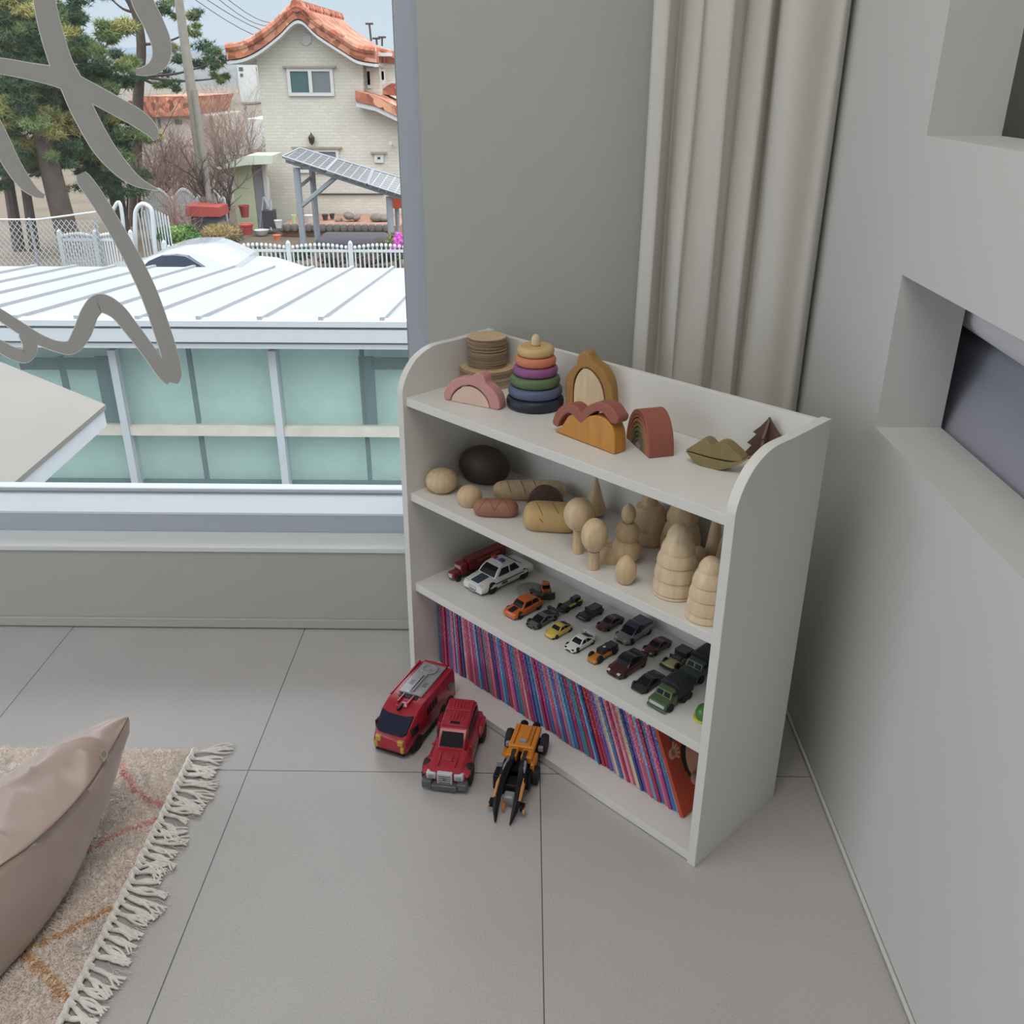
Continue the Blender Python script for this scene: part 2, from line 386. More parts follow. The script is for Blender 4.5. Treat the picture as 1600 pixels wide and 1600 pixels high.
# ================================================================== OUTSIDE
from mathutils import noise as mnoise
GZ = -3.0
M_grd = mat('yard_ground', (98, 86, 72), .95, var=.25, scale=.7, detail=8)
M_asph = mat('street_asphalt', (128, 128, 128), .9, var=.08, scale=2)
def sheet(name, x0, x1, y0, y1, z, m, n=40, amp=0, sc=.1):
    vs = []; fs = []
    for i in range(n+1):
        for j in range(n+1):
            x = x0+(x1-x0)*i/n; y = y0+(y1-y0)*j/n; vs.append((x, y, z+amp*mnoise.noise(Vector((x*sc, y*sc, 0)))))
    for i in range(n):
        for j in range(n): a = i*(n+1)+j; fs.append((a, a+n+1, a+n+2, a+1))
    return raw(name, vs, fs, m, smooth=True)
tag(sheet('street', -45, 30, 3, 21.4, GZ-.01, M_asph, 4), kind='structure')
tag(sheet('ground', -45, 30, 21.4, 80, GZ, M_grd, 60, .0), kind='structure')
M_field = mat('winter_fields', (104, 95, 84), 1, var=.2, scale=.05, detail=8)
tag(sheet('fields', -160, 120, 80, 330, GZ-.4, M_field, 40, .8, .03), kind='structure')
def ridge(name, y, z0, z1, x0, x1, m, seed, dep):
    vs = []; fs = []; n = 120; nr = 8
    for j in range(nr+1):
        t = j/nr
        for i in range(n+1):
            x = x0+(x1-x0)*i/n
            hgt = z0+(z1-z0)*(.55+.6*mnoise.noise(Vector((x*.006+seed, seed, 0)))+.12*mnoise.noise(Vector((x*.05, seed, 0))))
            vs.append((x, y+dep*t, -5+(hgt+5)*math.sin(t*PI*.5)+ (1.5*mnoise.noise(Vector((x*.08, t*5, seed))) if 0 < j else 0)))
    for j in range(nr):
        for i in range(n): a = j*(n+1)+i; fs.append((a, a+1, a+n+2, a+n+1))
    return tag(raw(name, vs, fs, m, smooth=True), kind='structure')
ridge('hill', 330, 3, 9, -330, 200, mat('near_hill', (96, 99, 100), 1, var=.15, scale=.04, detail=8), 2.2, 160)
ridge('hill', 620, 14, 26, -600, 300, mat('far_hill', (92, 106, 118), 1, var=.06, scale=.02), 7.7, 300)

# ---- neighbour building with white roof
nb = empty('annex_building', (-2.5, 8.5, GZ), 0, 'low white building with ribbed metal roof and green frosted windows next door', 'building')
def T(o, p): return Vector(p)-o.location
M_roofw = mat('white_roof_metal', (150, 152, 156), .4, var=.04, scale=1.2, detail=6)
M_alu = mat('white_aluminium', (182, 186, 190), .45, var=.02)
M_alu2 = mat('white_aluminium_sill', (196, 190, 178), .6, var=.12, scale=6)
def sub(name, fn, m, parent, **k):
    """build in world coordinates and parent with an offset"""
    bm = bmesh.new(); fn(bm); o = finish(name, bm, m, parent, **k)
    o.location = -parent.location if not parent.rotation_euler.z else o.location
    if parent.rotation_euler.z: o.matrix_local = (Matrix.Translation(parent.location) @ Matrix.Rotation(parent.rotation_euler.z, 4, 'Z')).inverted()
    return o
RX0, RX1 = -9.6, 2.6
ZE, ZF = -.70, -1.14; YE, YR = 8.2, 13.0
def f(bm):
    prism(bm, [(YE, ZE), (YR, ZF), (YR, ZF-.1), (YE, ZE-.03)], RX0, RX1, 'yz')
sub('roof', f, M_roofw, nb, smooth=0)
for k in range(-13, 8):
    x = -1.82+k*.545
    def f(bm, x=x): prism(bm, [(YE+.03, ZE+.028), (YR, ZF+.028), (YR, ZF-.01), (YE+.03, ZE-.005)], x-.022, x+.022, 'yz')
    sub('roof_rib', f, M_roofw, nb, smooth=0)
ZY = lambda y, Y: at(400, y, 1, Y).z
sub('fascia', lambda bm: box(bm, RX0, RX1, YE-.02, YE+.12, ZY(511, YE-.02), ZE-.002), M_alu, nb, smooth=0)
sub('gutter_gap', lambda bm: box(bm, RX0+.06, RX1-.06, YE, 8.5, ZY(514.5, YE), ZY(509, YE)), mat('dark_gap', (92, 98, 106), .8), nb, smooth=0)
sub('fascia', lambda bm: box(bm, RX0+.05, RX1-.05, YE-.01, 8.5, ZY(535, YE-.01), ZY(514.8, YE-.01)), M_alu, nb, smooth=0)
sub('gutter_gap', lambda bm: box(bm, RX0+.06, RX1-.06, YE+.005, 8.5, ZY(537, YE), ZY(534, YE)), MATS['dark_gap'], nb, smooth=0)
sub('window_head', lambda bm: box(bm, RX0+.05, RX1-.05, YE+.02, 8.62, ZY(545, YE+.02), ZY(537.2, YE+.02)), M_alu, nb, smooth=0)
MX = [-6.82, -5.33, -3.84, -2.35, -.86, .63, 2.1]
for x in MX:
    sub('mullion', lambda bm, x=x: box(bm, x-.035, x+.035, 8.44, 8.6, GZ+.3, -1.046), M_alu, nb, smooth=0)
for a, b in zip(MX, MX[1:]):
    sub('transom', lambda bm, a=a, b=b: box(bm, a+.036, b-.036, 8.46, 8.6, -1.89, -1.80), M_alu2, nb, smooth=0)
    for z0, z1 in ((-1.799, -1.047), (GZ+.3, -1.891)):
        def gm():
            if 'frosted' in MATS: return MATS['frosted']
            m = bpy.data.materials.new('frosted'); m.use_nodes = True; MATS['frosted'] = m; n = m.node_tree
            bb = n.nodes['Principled BSDF']; bb.inputs['Base Color'].default_value = rgb((190, 212, 208)); bb.inputs['Roughness'].default_value = .25
            tr = n.nodes.new('ShaderNodeBsdfTransparent'); tr.inputs[0].default_value = (.92, .97, .96, 1); mx = n.nodes.new('ShaderNodeMixShader'); mx.inputs[0].default_value = .14
            n.links.new(tr.outputs[0], mx.inputs[1]); n.links.new(bb.outputs[0], mx.inputs[2]); n.links.new(mx.outputs[0], n.nodes['Material Output'].inputs[0]); return m
        sub('frosted_pane', lambda bm, a=a, b=b, z0=z0, z1=z1: box(bm, a+.036, b-.036, 8.52, 8.53, z0, z1), gm(), nb, smooth=0)
sub('pane_backing', lambda bm: box(bm, RX0+.1, RX1-.1, 8.72, 8.8, GZ, -1.1), mat('pane_backing_pale', (214, 226, 218), .9), nb, smooth=0)  # added pale panel close behind the panes, brightens the frosted glass
sub('floor_slab', lambda bm: box(bm, RX0+.1, RX1-.1, 8.45, 12.6, GZ, GZ+.05), M_alu, nb, smooth=0)
# dark inner frames seen blurred behind the frosted panes
M_ifr = mat('inner_dark_frame', (40, 58, 72), .8)
def px8(x, y, Y=8.56): return at(x, y, 1, Y)
def bar(x0, x1, z0, z1): return lambda bm: box(bm, x0, x1, 8.56, 8.60, z0, z1)
zt, zb, zl = -1.06, -2.52, -2.42
for x in (295, 565):
    X = px8(x, 560).x; sub('inner_frame', bar(X-.02, X+.02, GZ+.3, zt), M_ifr, nb, smooth=0)
for x0, x1 in ((30, 158), (580, 730)):
    A = px8(x0, 568); Bp = px8(x1, 568)
    sub('inner_frame', bar(A.x, Bp.x, A.z-.06, A.z+.05), M_ifr, nb, smooth=0)
for x, wd in ((160, .07), (95, .025), (572, .07)):
    X = px8(x, 570).x; sub('inner_frame', bar(X-wd, X+wd, -1.86, px8(x, 558).z), M_ifr, nb, smooth=0)
sub('inner_frame', bar(RX0+.2, RX1-.2, GZ+.3, -2.40), M_ifr, nb, smooth=0)

# ---- canopy slab lower left
zt = -.6
A = at(165, 632, 2, zt); Bq = at(0, 565, 2, zt); Cq = at(12, 762, 2, zt)
d1 = Bq-A; d2 = Cq-A
P = [A, A+d1*2.4, A+d1*2.4+d2*2.0, A+d2*2.0]
aw = empty('canopy', (A.x-1, A.y-.5, zt-.15), 0, 'beige topped flat canopy with white metal edge outside the window', 'canopy')
sub('canopy_top', lambda bm: quadslab(bm, [p+Vector((0, 0, .0)) for p in P], .03, (0, 0, -1)), mat('beige_membrane', (116, 112, 107), .9, var=.05, scale=1.5, detail=8), aw, smooth=0)
Pin = []
cen = (P[0]+P[2])/2
for p in P: Pin.append(p+(cen-p)*.012+Vector((0, 0, -.03)))
sub('canopy_edge', lambda bm: quadslab(bm, Pin, .11, (0, 0, -1)), mat('grey_metal_edge', (182, 184, 188), .5, var=.03), aw, smooth=0)
for p in Pin[2:3]:
    q = p+(cen-p)*.06
    sub('canopy_post', lambda bm, q=q: tube(bm, [(q.x, q.y, GZ), (q.x, q.y, zt-.14)], .04, 10), M_alu, aw)

# ---- main house (gable towards us)
HY = 30.0
hs = empty('village_house', (at(500, 345, 1, HY).x, HY+3, GZ), 0, 'two storey pale brick house with orange tiled gable roof across the street', 'house')
def brick(name, c1, c2, sc=1.0):
    m = bpy.data.materials.new(name); m.use_nodes = True; n = m.node_tree; b = n.nodes['Principled BSDF']
    t = n.nodes.new('ShaderNodeTexCoord'); mp = n.nodes.new('ShaderNodeMapping'); mp.inputs['Rotation'].default_value = (PI/2, 0, 0)
    k = n.nodes.new('ShaderNodeTexBrick'); k.inputs['Scale'].default_value = sc; k.inputs['Color1'].default_value = rgb(c1); k.inputs['Color2'].default_value = rgb(c2); k.inputs['Mortar'].default_value = rgb(tuple(int(v*.93) for v in c1))
    k.inputs['Mortar Size'].default_value = .012; k.inputs['Brick Width'].default_value = .24; k.inputs['Row Height'].default_value = .09
    n.links.new(t.outputs['Object'], mp.inputs[0]); n.links.new(mp.outputs[0], k.inputs[0])
    nz = n.nodes.new('ShaderNodeTexNoise'); nz.inputs['Scale'].default_value = .6; nz.inputs['Detail'].default_value = 6; n.links.new(t.outputs['Object'], nz.inputs[0])
    mx = n.nodes.new('ShaderNodeMixRGB'); mx.blend_type = 'MULTIPLY'; mx.inputs[0].default_value = .35; n.links.new(k.outputs[0], mx.inputs[1]); n.links.new(nz.outputs[0], mx.inputs[2]); n.links.new(mx.outputs[0], b.inputs['Base Color'])
    b.inputs['Roughness'].default_value = .9; return m
M_brick = brick('pale_brick', (220, 215, 203), (212, 206, 193))
M_wht = mat('white_plaster', (196, 196, 194), .8, var=.03)
def tilemat(name, cols, sc):
    m = bpy.data.materials.new(name); m.use_nodes = True; n = m.node_tree; b = n.nodes['Principled BSDF']
    t = n.nodes.new('ShaderNodeTexCoord'); v = n.nodes.new('ShaderNodeTexVoronoi'); v.inputs['Scale'].default_value = sc
    r = n.nodes.new('ShaderNodeValToRGB'); ee = r.color_ramp.elements
    ee[0].color = rgb(cols[0]); ee[1].color = rgb(cols[-1])
    for i, c in enumerate(cols[1:-1]): q = ee.new((i+1)/(len(cols)-1)); q.color = rgb(c)
    n.links.new(t.outputs['Object'], v.inputs[0]); s = n.nodes.new('ShaderNodeSeparateXYZ'); n.links.new(v.outputs['Color'], s.inputs[0]); n.links.new(s.outputs[0], r.inputs[0]); n.links.new(r.outputs[0], b.inputs['Base Color'])
    b.inputs['Roughness'].default_value = .85; return m
M_tile = tilemat('orange_roof_tiles', [(104, 60, 46), (190, 118, 92), (150, 84, 64), (206, 150, 124), (130, 78, 62)], 5)
def PX(x, y, Y=HY): p = at(x, y, 1, Y); return (p.x, p.z)
wl = [PX(400, 84), PX(470, 28), PX(566, 86), PX(568, 148), PX(622, 166), PX(655, 178), PX(668, 345)]
wl[0] = (PX(400, 84)[0], wl[0][1]); x_l = wl[0][0]
poly = [(x_l, GZ), wl[0], wl[1], wl[2], wl[3], wl[4], wl[5], (wl[5][0], GZ)]
sub('gable_wall', lambda bm: prism(bm, poly, HY, HY+5.5, 'xz'), M_brick, hs, smooth=0)
# curved gable roof shell, profile in x-z extruded along y
top = [PX(361, 76), PX(385, 72), PX(410, 60), PX(440, 37), PX(470, 12), PX(500, 36), PX(540, 62), PX(562, 75), PX(589, 80)]
top = [(v.x, v.y) for v in smooth_pts([(a, b, 0) for a, b in top], 5)]
dz = .30; un = [(x, z-dz) for x, z in top]
def roofshell(bm):
    n = len(top); Y0, Y1 = HY-.55, HY+6.0
    for a, b in ((Y0, Y1),):
        R1 = [bm.verts.new((x, a, z)) for x, z in top]; R2 = [bm.verts.new((x, b, z)) for x, z in top]
        R3 = [bm.verts.new((x, a, z)) for x, z in un]; R4 = [bm.verts.new((x, b, z)) for x, z in un]
        for i in range(n-1):
            bm.faces.new((R1[i], R1[i+1], R2[i+1], R2[i])); bm.faces.new((R3[i], R4[i], R4[i+1], R3[i+1])); bm.faces.new((R1[i], R3[i], R3[i+1], R1[i+1])); bm.faces.new((R2[i], R2[i+1], R4[i+1], R4[i]))
        bm.faces.new((R1[0], R2[0], R4[0], R3[0])); bm.faces.new((R1[-1], R3[-1], R4[-1], R2[-1]))
sub('roof', roofshell, M_tile, hs, smooth=0)
# barge boards under the tiles
un2 = [(x*1.0, z-.36) for x, z in top]
def barge(bm):
    n = len(top)
    for i in range(n-1):
        a, b = un[i], un[i+1]; c, d = un2[i], un2[i+1]
        k = [(a[0], a[1]+.02), (b[0], b[1]+.02), (d[0], d[1]+.16), (c[0], c[1]+.16)]
        prism(bm, [(q[0], q[1]-.13) for q in k], HY-.52, HY+5.9, 'xz')
sub('barge_board', barge, M_wht, hs, smooth=0)
# roof tile rolls on the front edge and ridge
for nm, seq in (('ridge_tiles', [(PX(470, 12)[0], HY-.6+i*.4, PX(470, 12)[1]+.02) for i in range(17)]),):
    def f(bm):
        for p in seq: tube(bm, [p, (p[0], p[1]+.38, p[2])], [.17, .14], 8)
    sub(nm, f, M_tile, hs)
def f(bm):
    for i in range(0, len(top)-1, 1):
        a = top[i]; b = top[i+1]; tube(bm, [(a[0], HY-.5, a[1]), (b[0], HY-.5, b[1])], [.13, .11], 8)
sub('verge_tiles', f, M_tile, hs)
# wing on the right behind, second floor
wx0 = PX(570, 95, HY+2.2)[0]; wx1 = PX(605, 95, HY+2.2)[0]
sub('wing_wall', lambda bm: box(bm, wx0, wx1, HY+.3, HY+4, PX(600, 165, HY+2)[1], PX(600, 88, HY+2)[1]), M_brick, hs, smooth=0)
sub('wing_eave', lambda bm: box(bm, wx0-.3, PX(620, 90, HY+2)[0], HY+.2, HY+4.5, PX(600, 89, HY+2)[1], PX(600, 84, HY+2)[1]), M_wht, hs, smooth=0)
sub('wing_roof', lambda bm: prism(bm, [PX(588, 84, HY+1), PX(620, 92, HY+1), PX(617, 80, HY+1), PX(588, 74, HY+1)], HY+1, HY+4.4, 'xz'), M_tile, hs, smooth=0)
# lower lean-to roof
lo = [PX(560, 141), PX(590, 148), PX(625, 165), PX(660, 178)]; lo2 = [(x, z-.28) for x, z in lo]
sub('porch_roof', lambda bm: prism(bm, lo+lo2[::-1], HY-.6, HY+1.6, 'xz'), M_tile, hs, smooth=0)
sub('porch_fascia', lambda bm: prism(bm, [(x, z-.01) for x, z in lo2]+[(x, z-.14) for x, z in lo2[::-1]], HY-.55, HY+1.5, 'xz'), M_wht, hs, smooth=0)
sub('porch_dormer', lambda bm: prism(bm, [PX(588, 146, HY+1), PX(612, 130, HY+1), PX(640, 134, HY+1), PX(640, 152, HY+1)], HY+.9, HY+2.5, 'xz'), M_tile, hs, smooth=0)
M_dglass = mat('dark_window_glass', (70, 96, 98), .12, var=.05); M_dglass2 = mat('grey_window_glass', (110, 116, 118), .2, var=.05)
def hwin(x0, y0, x1, y1, Y=HY, split=True, par=None, g2=None):
    par = par or hs
    a = PX(x0, y0, Y); b = PX(x1, y1, Y); tfr = .09
    def fr_(bm):
        box(bm, a[0], b[0], Y-.07, Y+.02, a[1]-tfr, a[1]); box(bm, a[0], b[0], Y-.07, Y+.02, b[1], b[1]+tfr)
        box(bm, a[0], a[0]+tfr, Y-.07, Y+.02, b[1]+tfr, a[1]-tfr); box(bm, b[0]-tfr, b[0], Y-.07, Y+.02, b[1]+tfr, a[1]-tfr)
        if split: m_ = (a[0]+b[0])/2; box(bm, m_-.05, m_+.05, Y-.08, Y+.02, b[1]+tfr, a[1]-tfr)
    o = sub('window', fr_, M_wht, par, smooth=0)
    m_ = (a[0]+b[0])/2
    for i, (p, q) in enumerate(((a[0]+tfr, m_-.05 if split else b[0]-tfr), (m_+.05, b[0]-tfr))[:2 if split else 1]):
        bm = bmesh.new(); box(bm, p, q, Y-.03, Y-.01, b[1]+tfr, a[1]-tfr); g = finish('pane', bm, M_dglass if i == 0 else M_dglass2, o, smooth=0)
    bm = bmesh.new(); box(bm, a[0]-.1, b[0]+.1, Y-.12, Y-.01, a[1]+.0, a[1]+.05); finish('lintel', bm, mat('weathered_lintel', (150, 140, 125), .9), o, smooth=0)
hwin(448, 106, 523, 150); hwin(462, 232, 532, 270); hwin(585, 240, 600, 254, split=False)
hwin(573, 106, 580, 138, HY+.3, split=False); hwin(595, 106, 602, 130, HY+.3, split=False)
def f(bm):
    p = at(478, 61, 1, HY); M = Matrix.Translation((p.x, HY, p.z)) @ Matrix.Rotation(PI/2, 4, 'X'); lathe(bm, [(.16, -.02), (.16, .05), (.12, .06), (.12, .02)], 20, M)
sub('round_vent', f, M_wht, hs)
p = at(488, 217, 1, HY)
sub('wall_lamp', lambda bm: lathe(bm, [(.0, -.17), (.07, -.1), (.10, .05), (.04, .12), (.0, .2)], 10, Matrix.Translation((p.x, HY-.12, p.z))), mat('dark_iron', (66, 60, 58), .6), hs)
p2 = at(612, 224, 1, HY)
sub('camera_bracket', lambda bm: (tube(bm, [(p2.x, HY, p2.z), (p2.x+.1, HY-.2, p2.z-.05)], .03), lathe(bm, [(0, -.05), (.06, -.03), (.06, .05), (0, .07)], 8, Matrix.Translation((p2.x, HY-.25, p2.z)))), M_wht, hs)
pa = at(490, 303, 1, HY); pb_ = at(600, 303, 1, HY)
sub('wall_pipe', lambda bm: tube(bm, [(pa.x, HY-.05, pa.z), (pb_.x, HY-.05, pb_.z)], .025), MATS['dark_iron'], hs)
for i, (x0, y0, x1, y1) in enumerate(((577, 37, 580, 64), (588, 60, 589, 70), (597, 58, 597, 72))):
    a = at(x0, y0, 1, HY+2.5); b = at(x1, y1, 1, HY+2.5)
    sub('antenna', lambda bm: (tube(bm, [a, b], .03, 6), tube(bm, [a+Vector((-.12, 0, 0)), a+Vector((.12, 0, 0))], .03, 6)), MATS['dark_iron'], hs)

# ---- shed left of the house
sd = empty('garden_shed', (at(395, 345, 1, 29).x, 29.5, GZ), 0, 'small pale green shed with flat roof left of the brick house', 'shed')
a = PX(369, 335, 28.8); b = PX(424, 335, 28.8); tpz = PX(380, 255, 28.8)[1]; mid = PX(397, 300, 28.8)[0]
sub('wall', lambda bm: box(bm, a[0], mid, 28.8, 29.9, GZ, tpz), mat('pale_green_plaster', (198, 204, 172), .9, var=.06, scale=1.5), sd, smooth=0)
sub('door', lambda bm: box(bm, mid+.01, b[0]-.15, 28.85, 28.95, GZ, tpz), mat('lilac_grey_door', (140, 138, 146), .7), sd, smooth=0)
sub('post', lambda bm: box(bm, b[0]-.14, b[0]-.04, 28.8, 28.95, GZ, tpz), M_wht, sd, smooth=0)
rf = [PX(338, 262, 28.2), PX(370, 249, 28.2), PX(385, 243, 28.2), PX(425, 243, 28.2), PX(425, 256, 28.2), PX(385, 258, 28.2), PX(343, 265, 28.2)]
sub('roof', lambda bm: prism(bm, rf, 28.2, 29.35, 'xz'), mat('pale_green_roof', (196, 202, 184), .8, var=.05), sd, smooth=0)

# ---- solar panel rack
sp = empty('solar_panel_rack', (at(530, 380, 1, 25).x, 25.2, GZ), 0, 'ground mounted row of tilted solar panels on grey steel posts before the house', 'solar panel')
YFp, YBp = 24.6, 26.0
tl, tr = at(467, 231, 1, YBp), at(640, 282, 1, YBp); bl, br = at(440, 244, 1, YFp), at(640, 309, 1, YFp)
def cellmat():
    m = bpy.data.materials.new('solar_cells'); m.use_nodes = True; n = m.node_tree; b = n.nodes['Principled BSDF']
    t = n.nodes.new('ShaderNodeTexCoord'); k = n.nodes.new('ShaderNodeTexBrick'); k.offset = 0; k.inputs['Scale'].default_value = 1
    k.inputs['Color1'].default_value = rgb((84, 84, 88)); k.inputs['Color2'].default_value = rgb((90, 88, 92)); k.inputs['Mortar'].default_value = rgb((140, 140, 142))
    k.inputs['Mortar Size'].default_value = .012; k.inputs['Brick Width'].default_value = .2; k.inputs['Row Height'].default_value = .2
    n.links.new(t.outputs['UV'], k.inputs[0]); n.links.new(k.outputs[0], b.inputs['Base Color']); b.inputs['Roughness'].default_value = .35; return m
M_cell = cellmat(); M_steel = mat('galvanised_steel', (138, 144, 150), .5, var=.05, metal=0)
ts = [0, .34, .665, 1.0]
def lerp(a, b, t): return a+(b-a)*t
nrm = (tr-tl).cross(bl-tl).normalized()
if nrm.z < 0: nrm = -nrm
for i in range(3):
    q = [lerp(tl, tr, ts[i]+.006), lerp(tl, tr, ts[i+1]-.006), lerp(bl, br, ts[i+1]-.006), lerp(bl, br, ts[i]+.006)]
    bm = bmesh.new(); quadslab(bm, q, -.05, nrm); uvl = bm.loops.layers.uv.new()
    for f_ in bm.faces:
        for l in f_.loops:
            c = l.vert.co-q[0]; e1 = (q[1]-q[0]).normalized(); e2 = (q[3]-q[0]).normalized(); l[uvl].uv = (c.dot(e1), c.dot(e2))
    o = finish('panel', bm, M_cell, sp, smooth=0); o.location = -sp.location
    def f(bm):
        for a, b in ((0, 1), (1, 2), (2, 3), (3, 0)): tube(bm, [q[a]+nrm*.005, q[b]+nrm*.005], .022, 4)
    bm = bmesh.new(); f(bm); finish('panel_frame', bm, M_steel, o, smooth=0)
def legp(nm, x0, y0, x1, Y, r=.07):
    a = at(x0, y0, 1, Y); sub(nm, lambda bm: tube(bm, [(a.x, Y, a.z-.05), (a.x, Y, GZ)], r, 8), M_steel, sp)
legp('post', 463, 259, 0, 24.9, .085); legp('post', 487, 262, 0, 25.6, .08); legp('post', 608, 304, 0, 24.9, .085)
a = at(471, 322, 1, 24.9); b = at(527, 275, 1, 24.9)
sub('brace', lambda bm: tube(bm, [a, b], .06, 6), M_steel, sp)
a = at(468, 292, 1, 24.9); b = at(486, 277, 1, 25.6)
sub('brace', lambda bm: tube(bm, [a, b], .05, 6), M_steel, sp)
a = at(447, 250, 1, YFp+.1); b = at(640, 313, 1, YFp+.1)
sub('rail', lambda bm: tube(bm, [a, b], .06, 4), M_steel, sp)

# ---- picket fences
M_fence = mat('white_fence_paint', (186, 190, 193), .5, var=.02)
def picket_mesh(h):
    bm = bmesh.new(); box(bm, -.017, .017, -.012, .012, 0, h-.05); lathe(bm, [(0, -.055), (.033, -.03), (.04, 0), (.028, .03), (0, .045)], 8, Matrix.Translation((0, 0, h-.03)))
    return bm
def fence(label, P0, P1, h0, npan, per, arch=.07, zb=.06):
    d = (P1-P0); Ln = d.length; ang = math.atan2(d.y, d.x)
    e = empty('picket_fence', P0, ang, label, 'fence')
    base = None; k = 0
    for i in range(npan+1):
        bm = bmesh.new(); x = Ln*i/npan; box(bm, x-.05, x+.05, -.04, .04, 0, h0+.02); lathe(bm, [(.05, 0), (.05, .03), (.02, .07), (0, .08)], 8, Matrix.Translation((x, 0, h0+.02))); finish('post', bm, M_fence, e, smooth=0)
    for z in (zb, h0-.16):
        bm = bmesh.new(); box(bm, 0, Ln, -.02, .02, z, z+.055); finish('rail', bm, M_fence, e, smooth=0)
    for i in range(npan):
        for j in range(per):
            t = (j+1)/(per+1); x = Ln*(i+t)/npan; hh = h0-.04+arch*math.sin(t*PI)
            if k >= 98: continue
            if base is None: base = finish('picket', picket_mesh(h0-.04), M_fence, e)
            else:
                c = base.copy(); C.objects.link(c); 
                c.parent = e
            o = base if k == 0 else c
            o.location = (x, 0, 0); o.scale.z = hh/(h0-.04); k += 1
    return e
F0 = at(353, 380, 1, 22); pw = at(450, 380, 1, 22).x-F0.x
fence('long white picket fence with ball tops behind the white roof', Vector((F0.x-pw*1.0, 22, GZ)), Vector((F0.x+pw*6, 22, GZ)), .68, 7, 13)
g0 = at(92, 414, 1, 21.6); g1 = at(190, 414, 1, 21.6)
fence('short white picket fence left of the arched garden gate', Vector((g0.x, 21.9, GZ)), Vector((g1.x+.2, 21.9, GZ)), .92, 2, 12)
fb = at(262, 330, 1, 27.5); fc = at(305, 330, 1, 27.5)
fence('small white arched fence section beside the red topped box', Vector((at(226, 300, 1, 27).x, 27, GZ)), Vector((fc.x+1.0, 27, GZ)), 1.05, 3, 14, .35)
# arched gate
gt = empty('garden_gate', (at(235, 400, 1, 22).x, 22, GZ), 0, 'white tubular garden gate with arched top, standing open', 'gate')
def pl(pts, Y): return [at(x, y, 1, Y) for x, y in pts]
for pts, Y, r in (([(213, 414), (211, 345), (214, 326), (222, 319), (230, 321), (237, 331), (241, 372), (246, 414)], 22.1, .05), ([(196, 414), (192, 345), (186, 316), (176, 330)], 22.6, .045)):
    q = smooth_pts(pl(pts, Y), 5)
    sub('gate_frame', lambda bm: tube(bm, q, r, 8), M_fence, gt)
for i in range(11):
    x = 216+i*4.6; a = at(x, 325+abs(i-4)*2.0, 1, 22.2); b = at(x+6, 412, 1, 22.2)
    sub('gate_bar', lambda bm: tube(bm, [a, (a.x, a.y, GZ+.05)], .016, 5), M_fence, gt)
# chain link fence at left
cf = empty('chain_link_fence', (at(60, 400, 1, 21.8).x, 21.8, GZ), 0, 'sagging chain link fence below the pine trees at far left', 'fence')
a0 = at(-60, 343, 1, 21.8); a1 = at(150, 331, 1, 21.8)
sub('top_cable', lambda bm: tube(bm, [a0, at(60, 343, 1, 21.8), a1], .02, 6), M_fence, cf)
def f(bm):
    n = 26; W_ = a1.x-a0.x
    for s in (-1, 1):
        for i in range(-8, n+8):
            x0 = a0.x+W_*i/n; x1 = x0+s*W_*8/n
            t0 = (a0.x-x0)/(x1-x0) if s > 0 else (a1.x-x0)/(x1-x0); 
            q = []
            for k in range(2):
                xx = x0 if k == 0 else x1; zz = GZ+.02 if k == 0 else a0.z
                q.append((xx, zz))
            # clip
            def cl(q, X, side):
                (xa, za), (xb, zb_) = q
                if (xa-X)*side < 0 and (xb-X)*side < 0: return None
                if (xa-X)*side < 0: t = (X-xa)/(xb-xa); xa, za = X, za+(zb_-za)*t
                if (xb-X)*side < 0: t = (X-xa)/(xb-xa); xb, zb_ = X, za+(zb_-za)*t
                return [(xa, za), (xb, zb_)]
            r = cl(q, a0.x, 1); r = cl(r, a1.x, -1) if r else None
            if r: tube(bm, [(r[0][0], 21.8, r[0][1]), (r[1][0], 21.8, r[1][1])], .008, 3)
sub('wire_mesh', f, mat('wire_grey', (150, 152, 152), .6), cf, smooth=0)
for x in (-60, 45, 148):
    p = at(x, 340, 1, 21.85); sub('post', lambda bm: tube(bm, [(p.x, 21.85, GZ), (p.x, 21.85, p.z)], .03, 6), M_steel, cf)

# ---- parked white car, only its roof shows above the annex
cy = 17.0; p0 = at(214, 417, 1, cy); p1 = at(402, 417, 1, cy)
LW = p1.x-p0.x
car = empty('white_sedan', ((p0.x+p1.x)/2, cy, GZ), 0, 'white sedan parked behind the white ribbed roof', 'car')
def CX(x, y): q = at(x, y, 1, cy-.3); return (q.x, q.z)
cabt = [CX(214, 414), CX(232, 401), CX(262, 391), CX(290, 388), CX(318, 389), CX(348, 400), CX(372, 411)]
cabt = [(v.x, v.y) for v in smooth_pts([(a, b, 0) for a, b in cabt], 3)]
def f(bm):
    st = []
    for x, z in cabt: st.append((x, [(cy-.62+.0, z-.02), (cy-.55, z), (cy+.9, z), (cy+1.0, z-.05), (cy+1.05, z-.35), (cy-.75, z-.35)]))
    hull(bm, st)
sub('cabin', f, mat('car_white', (178, 182, 186), .2, var=.01, coat=.6), car, smooth=50)
bod = [(p0.x-.9, -2.35), (p0.x-.8, -2.0), (p0.x+.1, -1.86), (p0.x+1.5, -1.88), (p1.x-.75, -1.84), (p1.x+.1, -1.9), (p1.x+.9, -2.15), (p1.x+1.0, -2.55)]
sub('body', lambda bm: prism(bm, bod+[(p1.x+.95, -2.8), (p0.x-.85, -2.8)], cy-.75, cy+1.05, 'xz'), MATS['car_white'], car, bevel=.05, smooth=50)
CW = lambda x, y: (lambda q: (q.x, q.z))(at(x, y, 1, cy-.79))
wg = [CW(222, 418), CW(232, 408), CW(248, 401), CW(270, 399), CW(290, 401), CW(318, 418)]
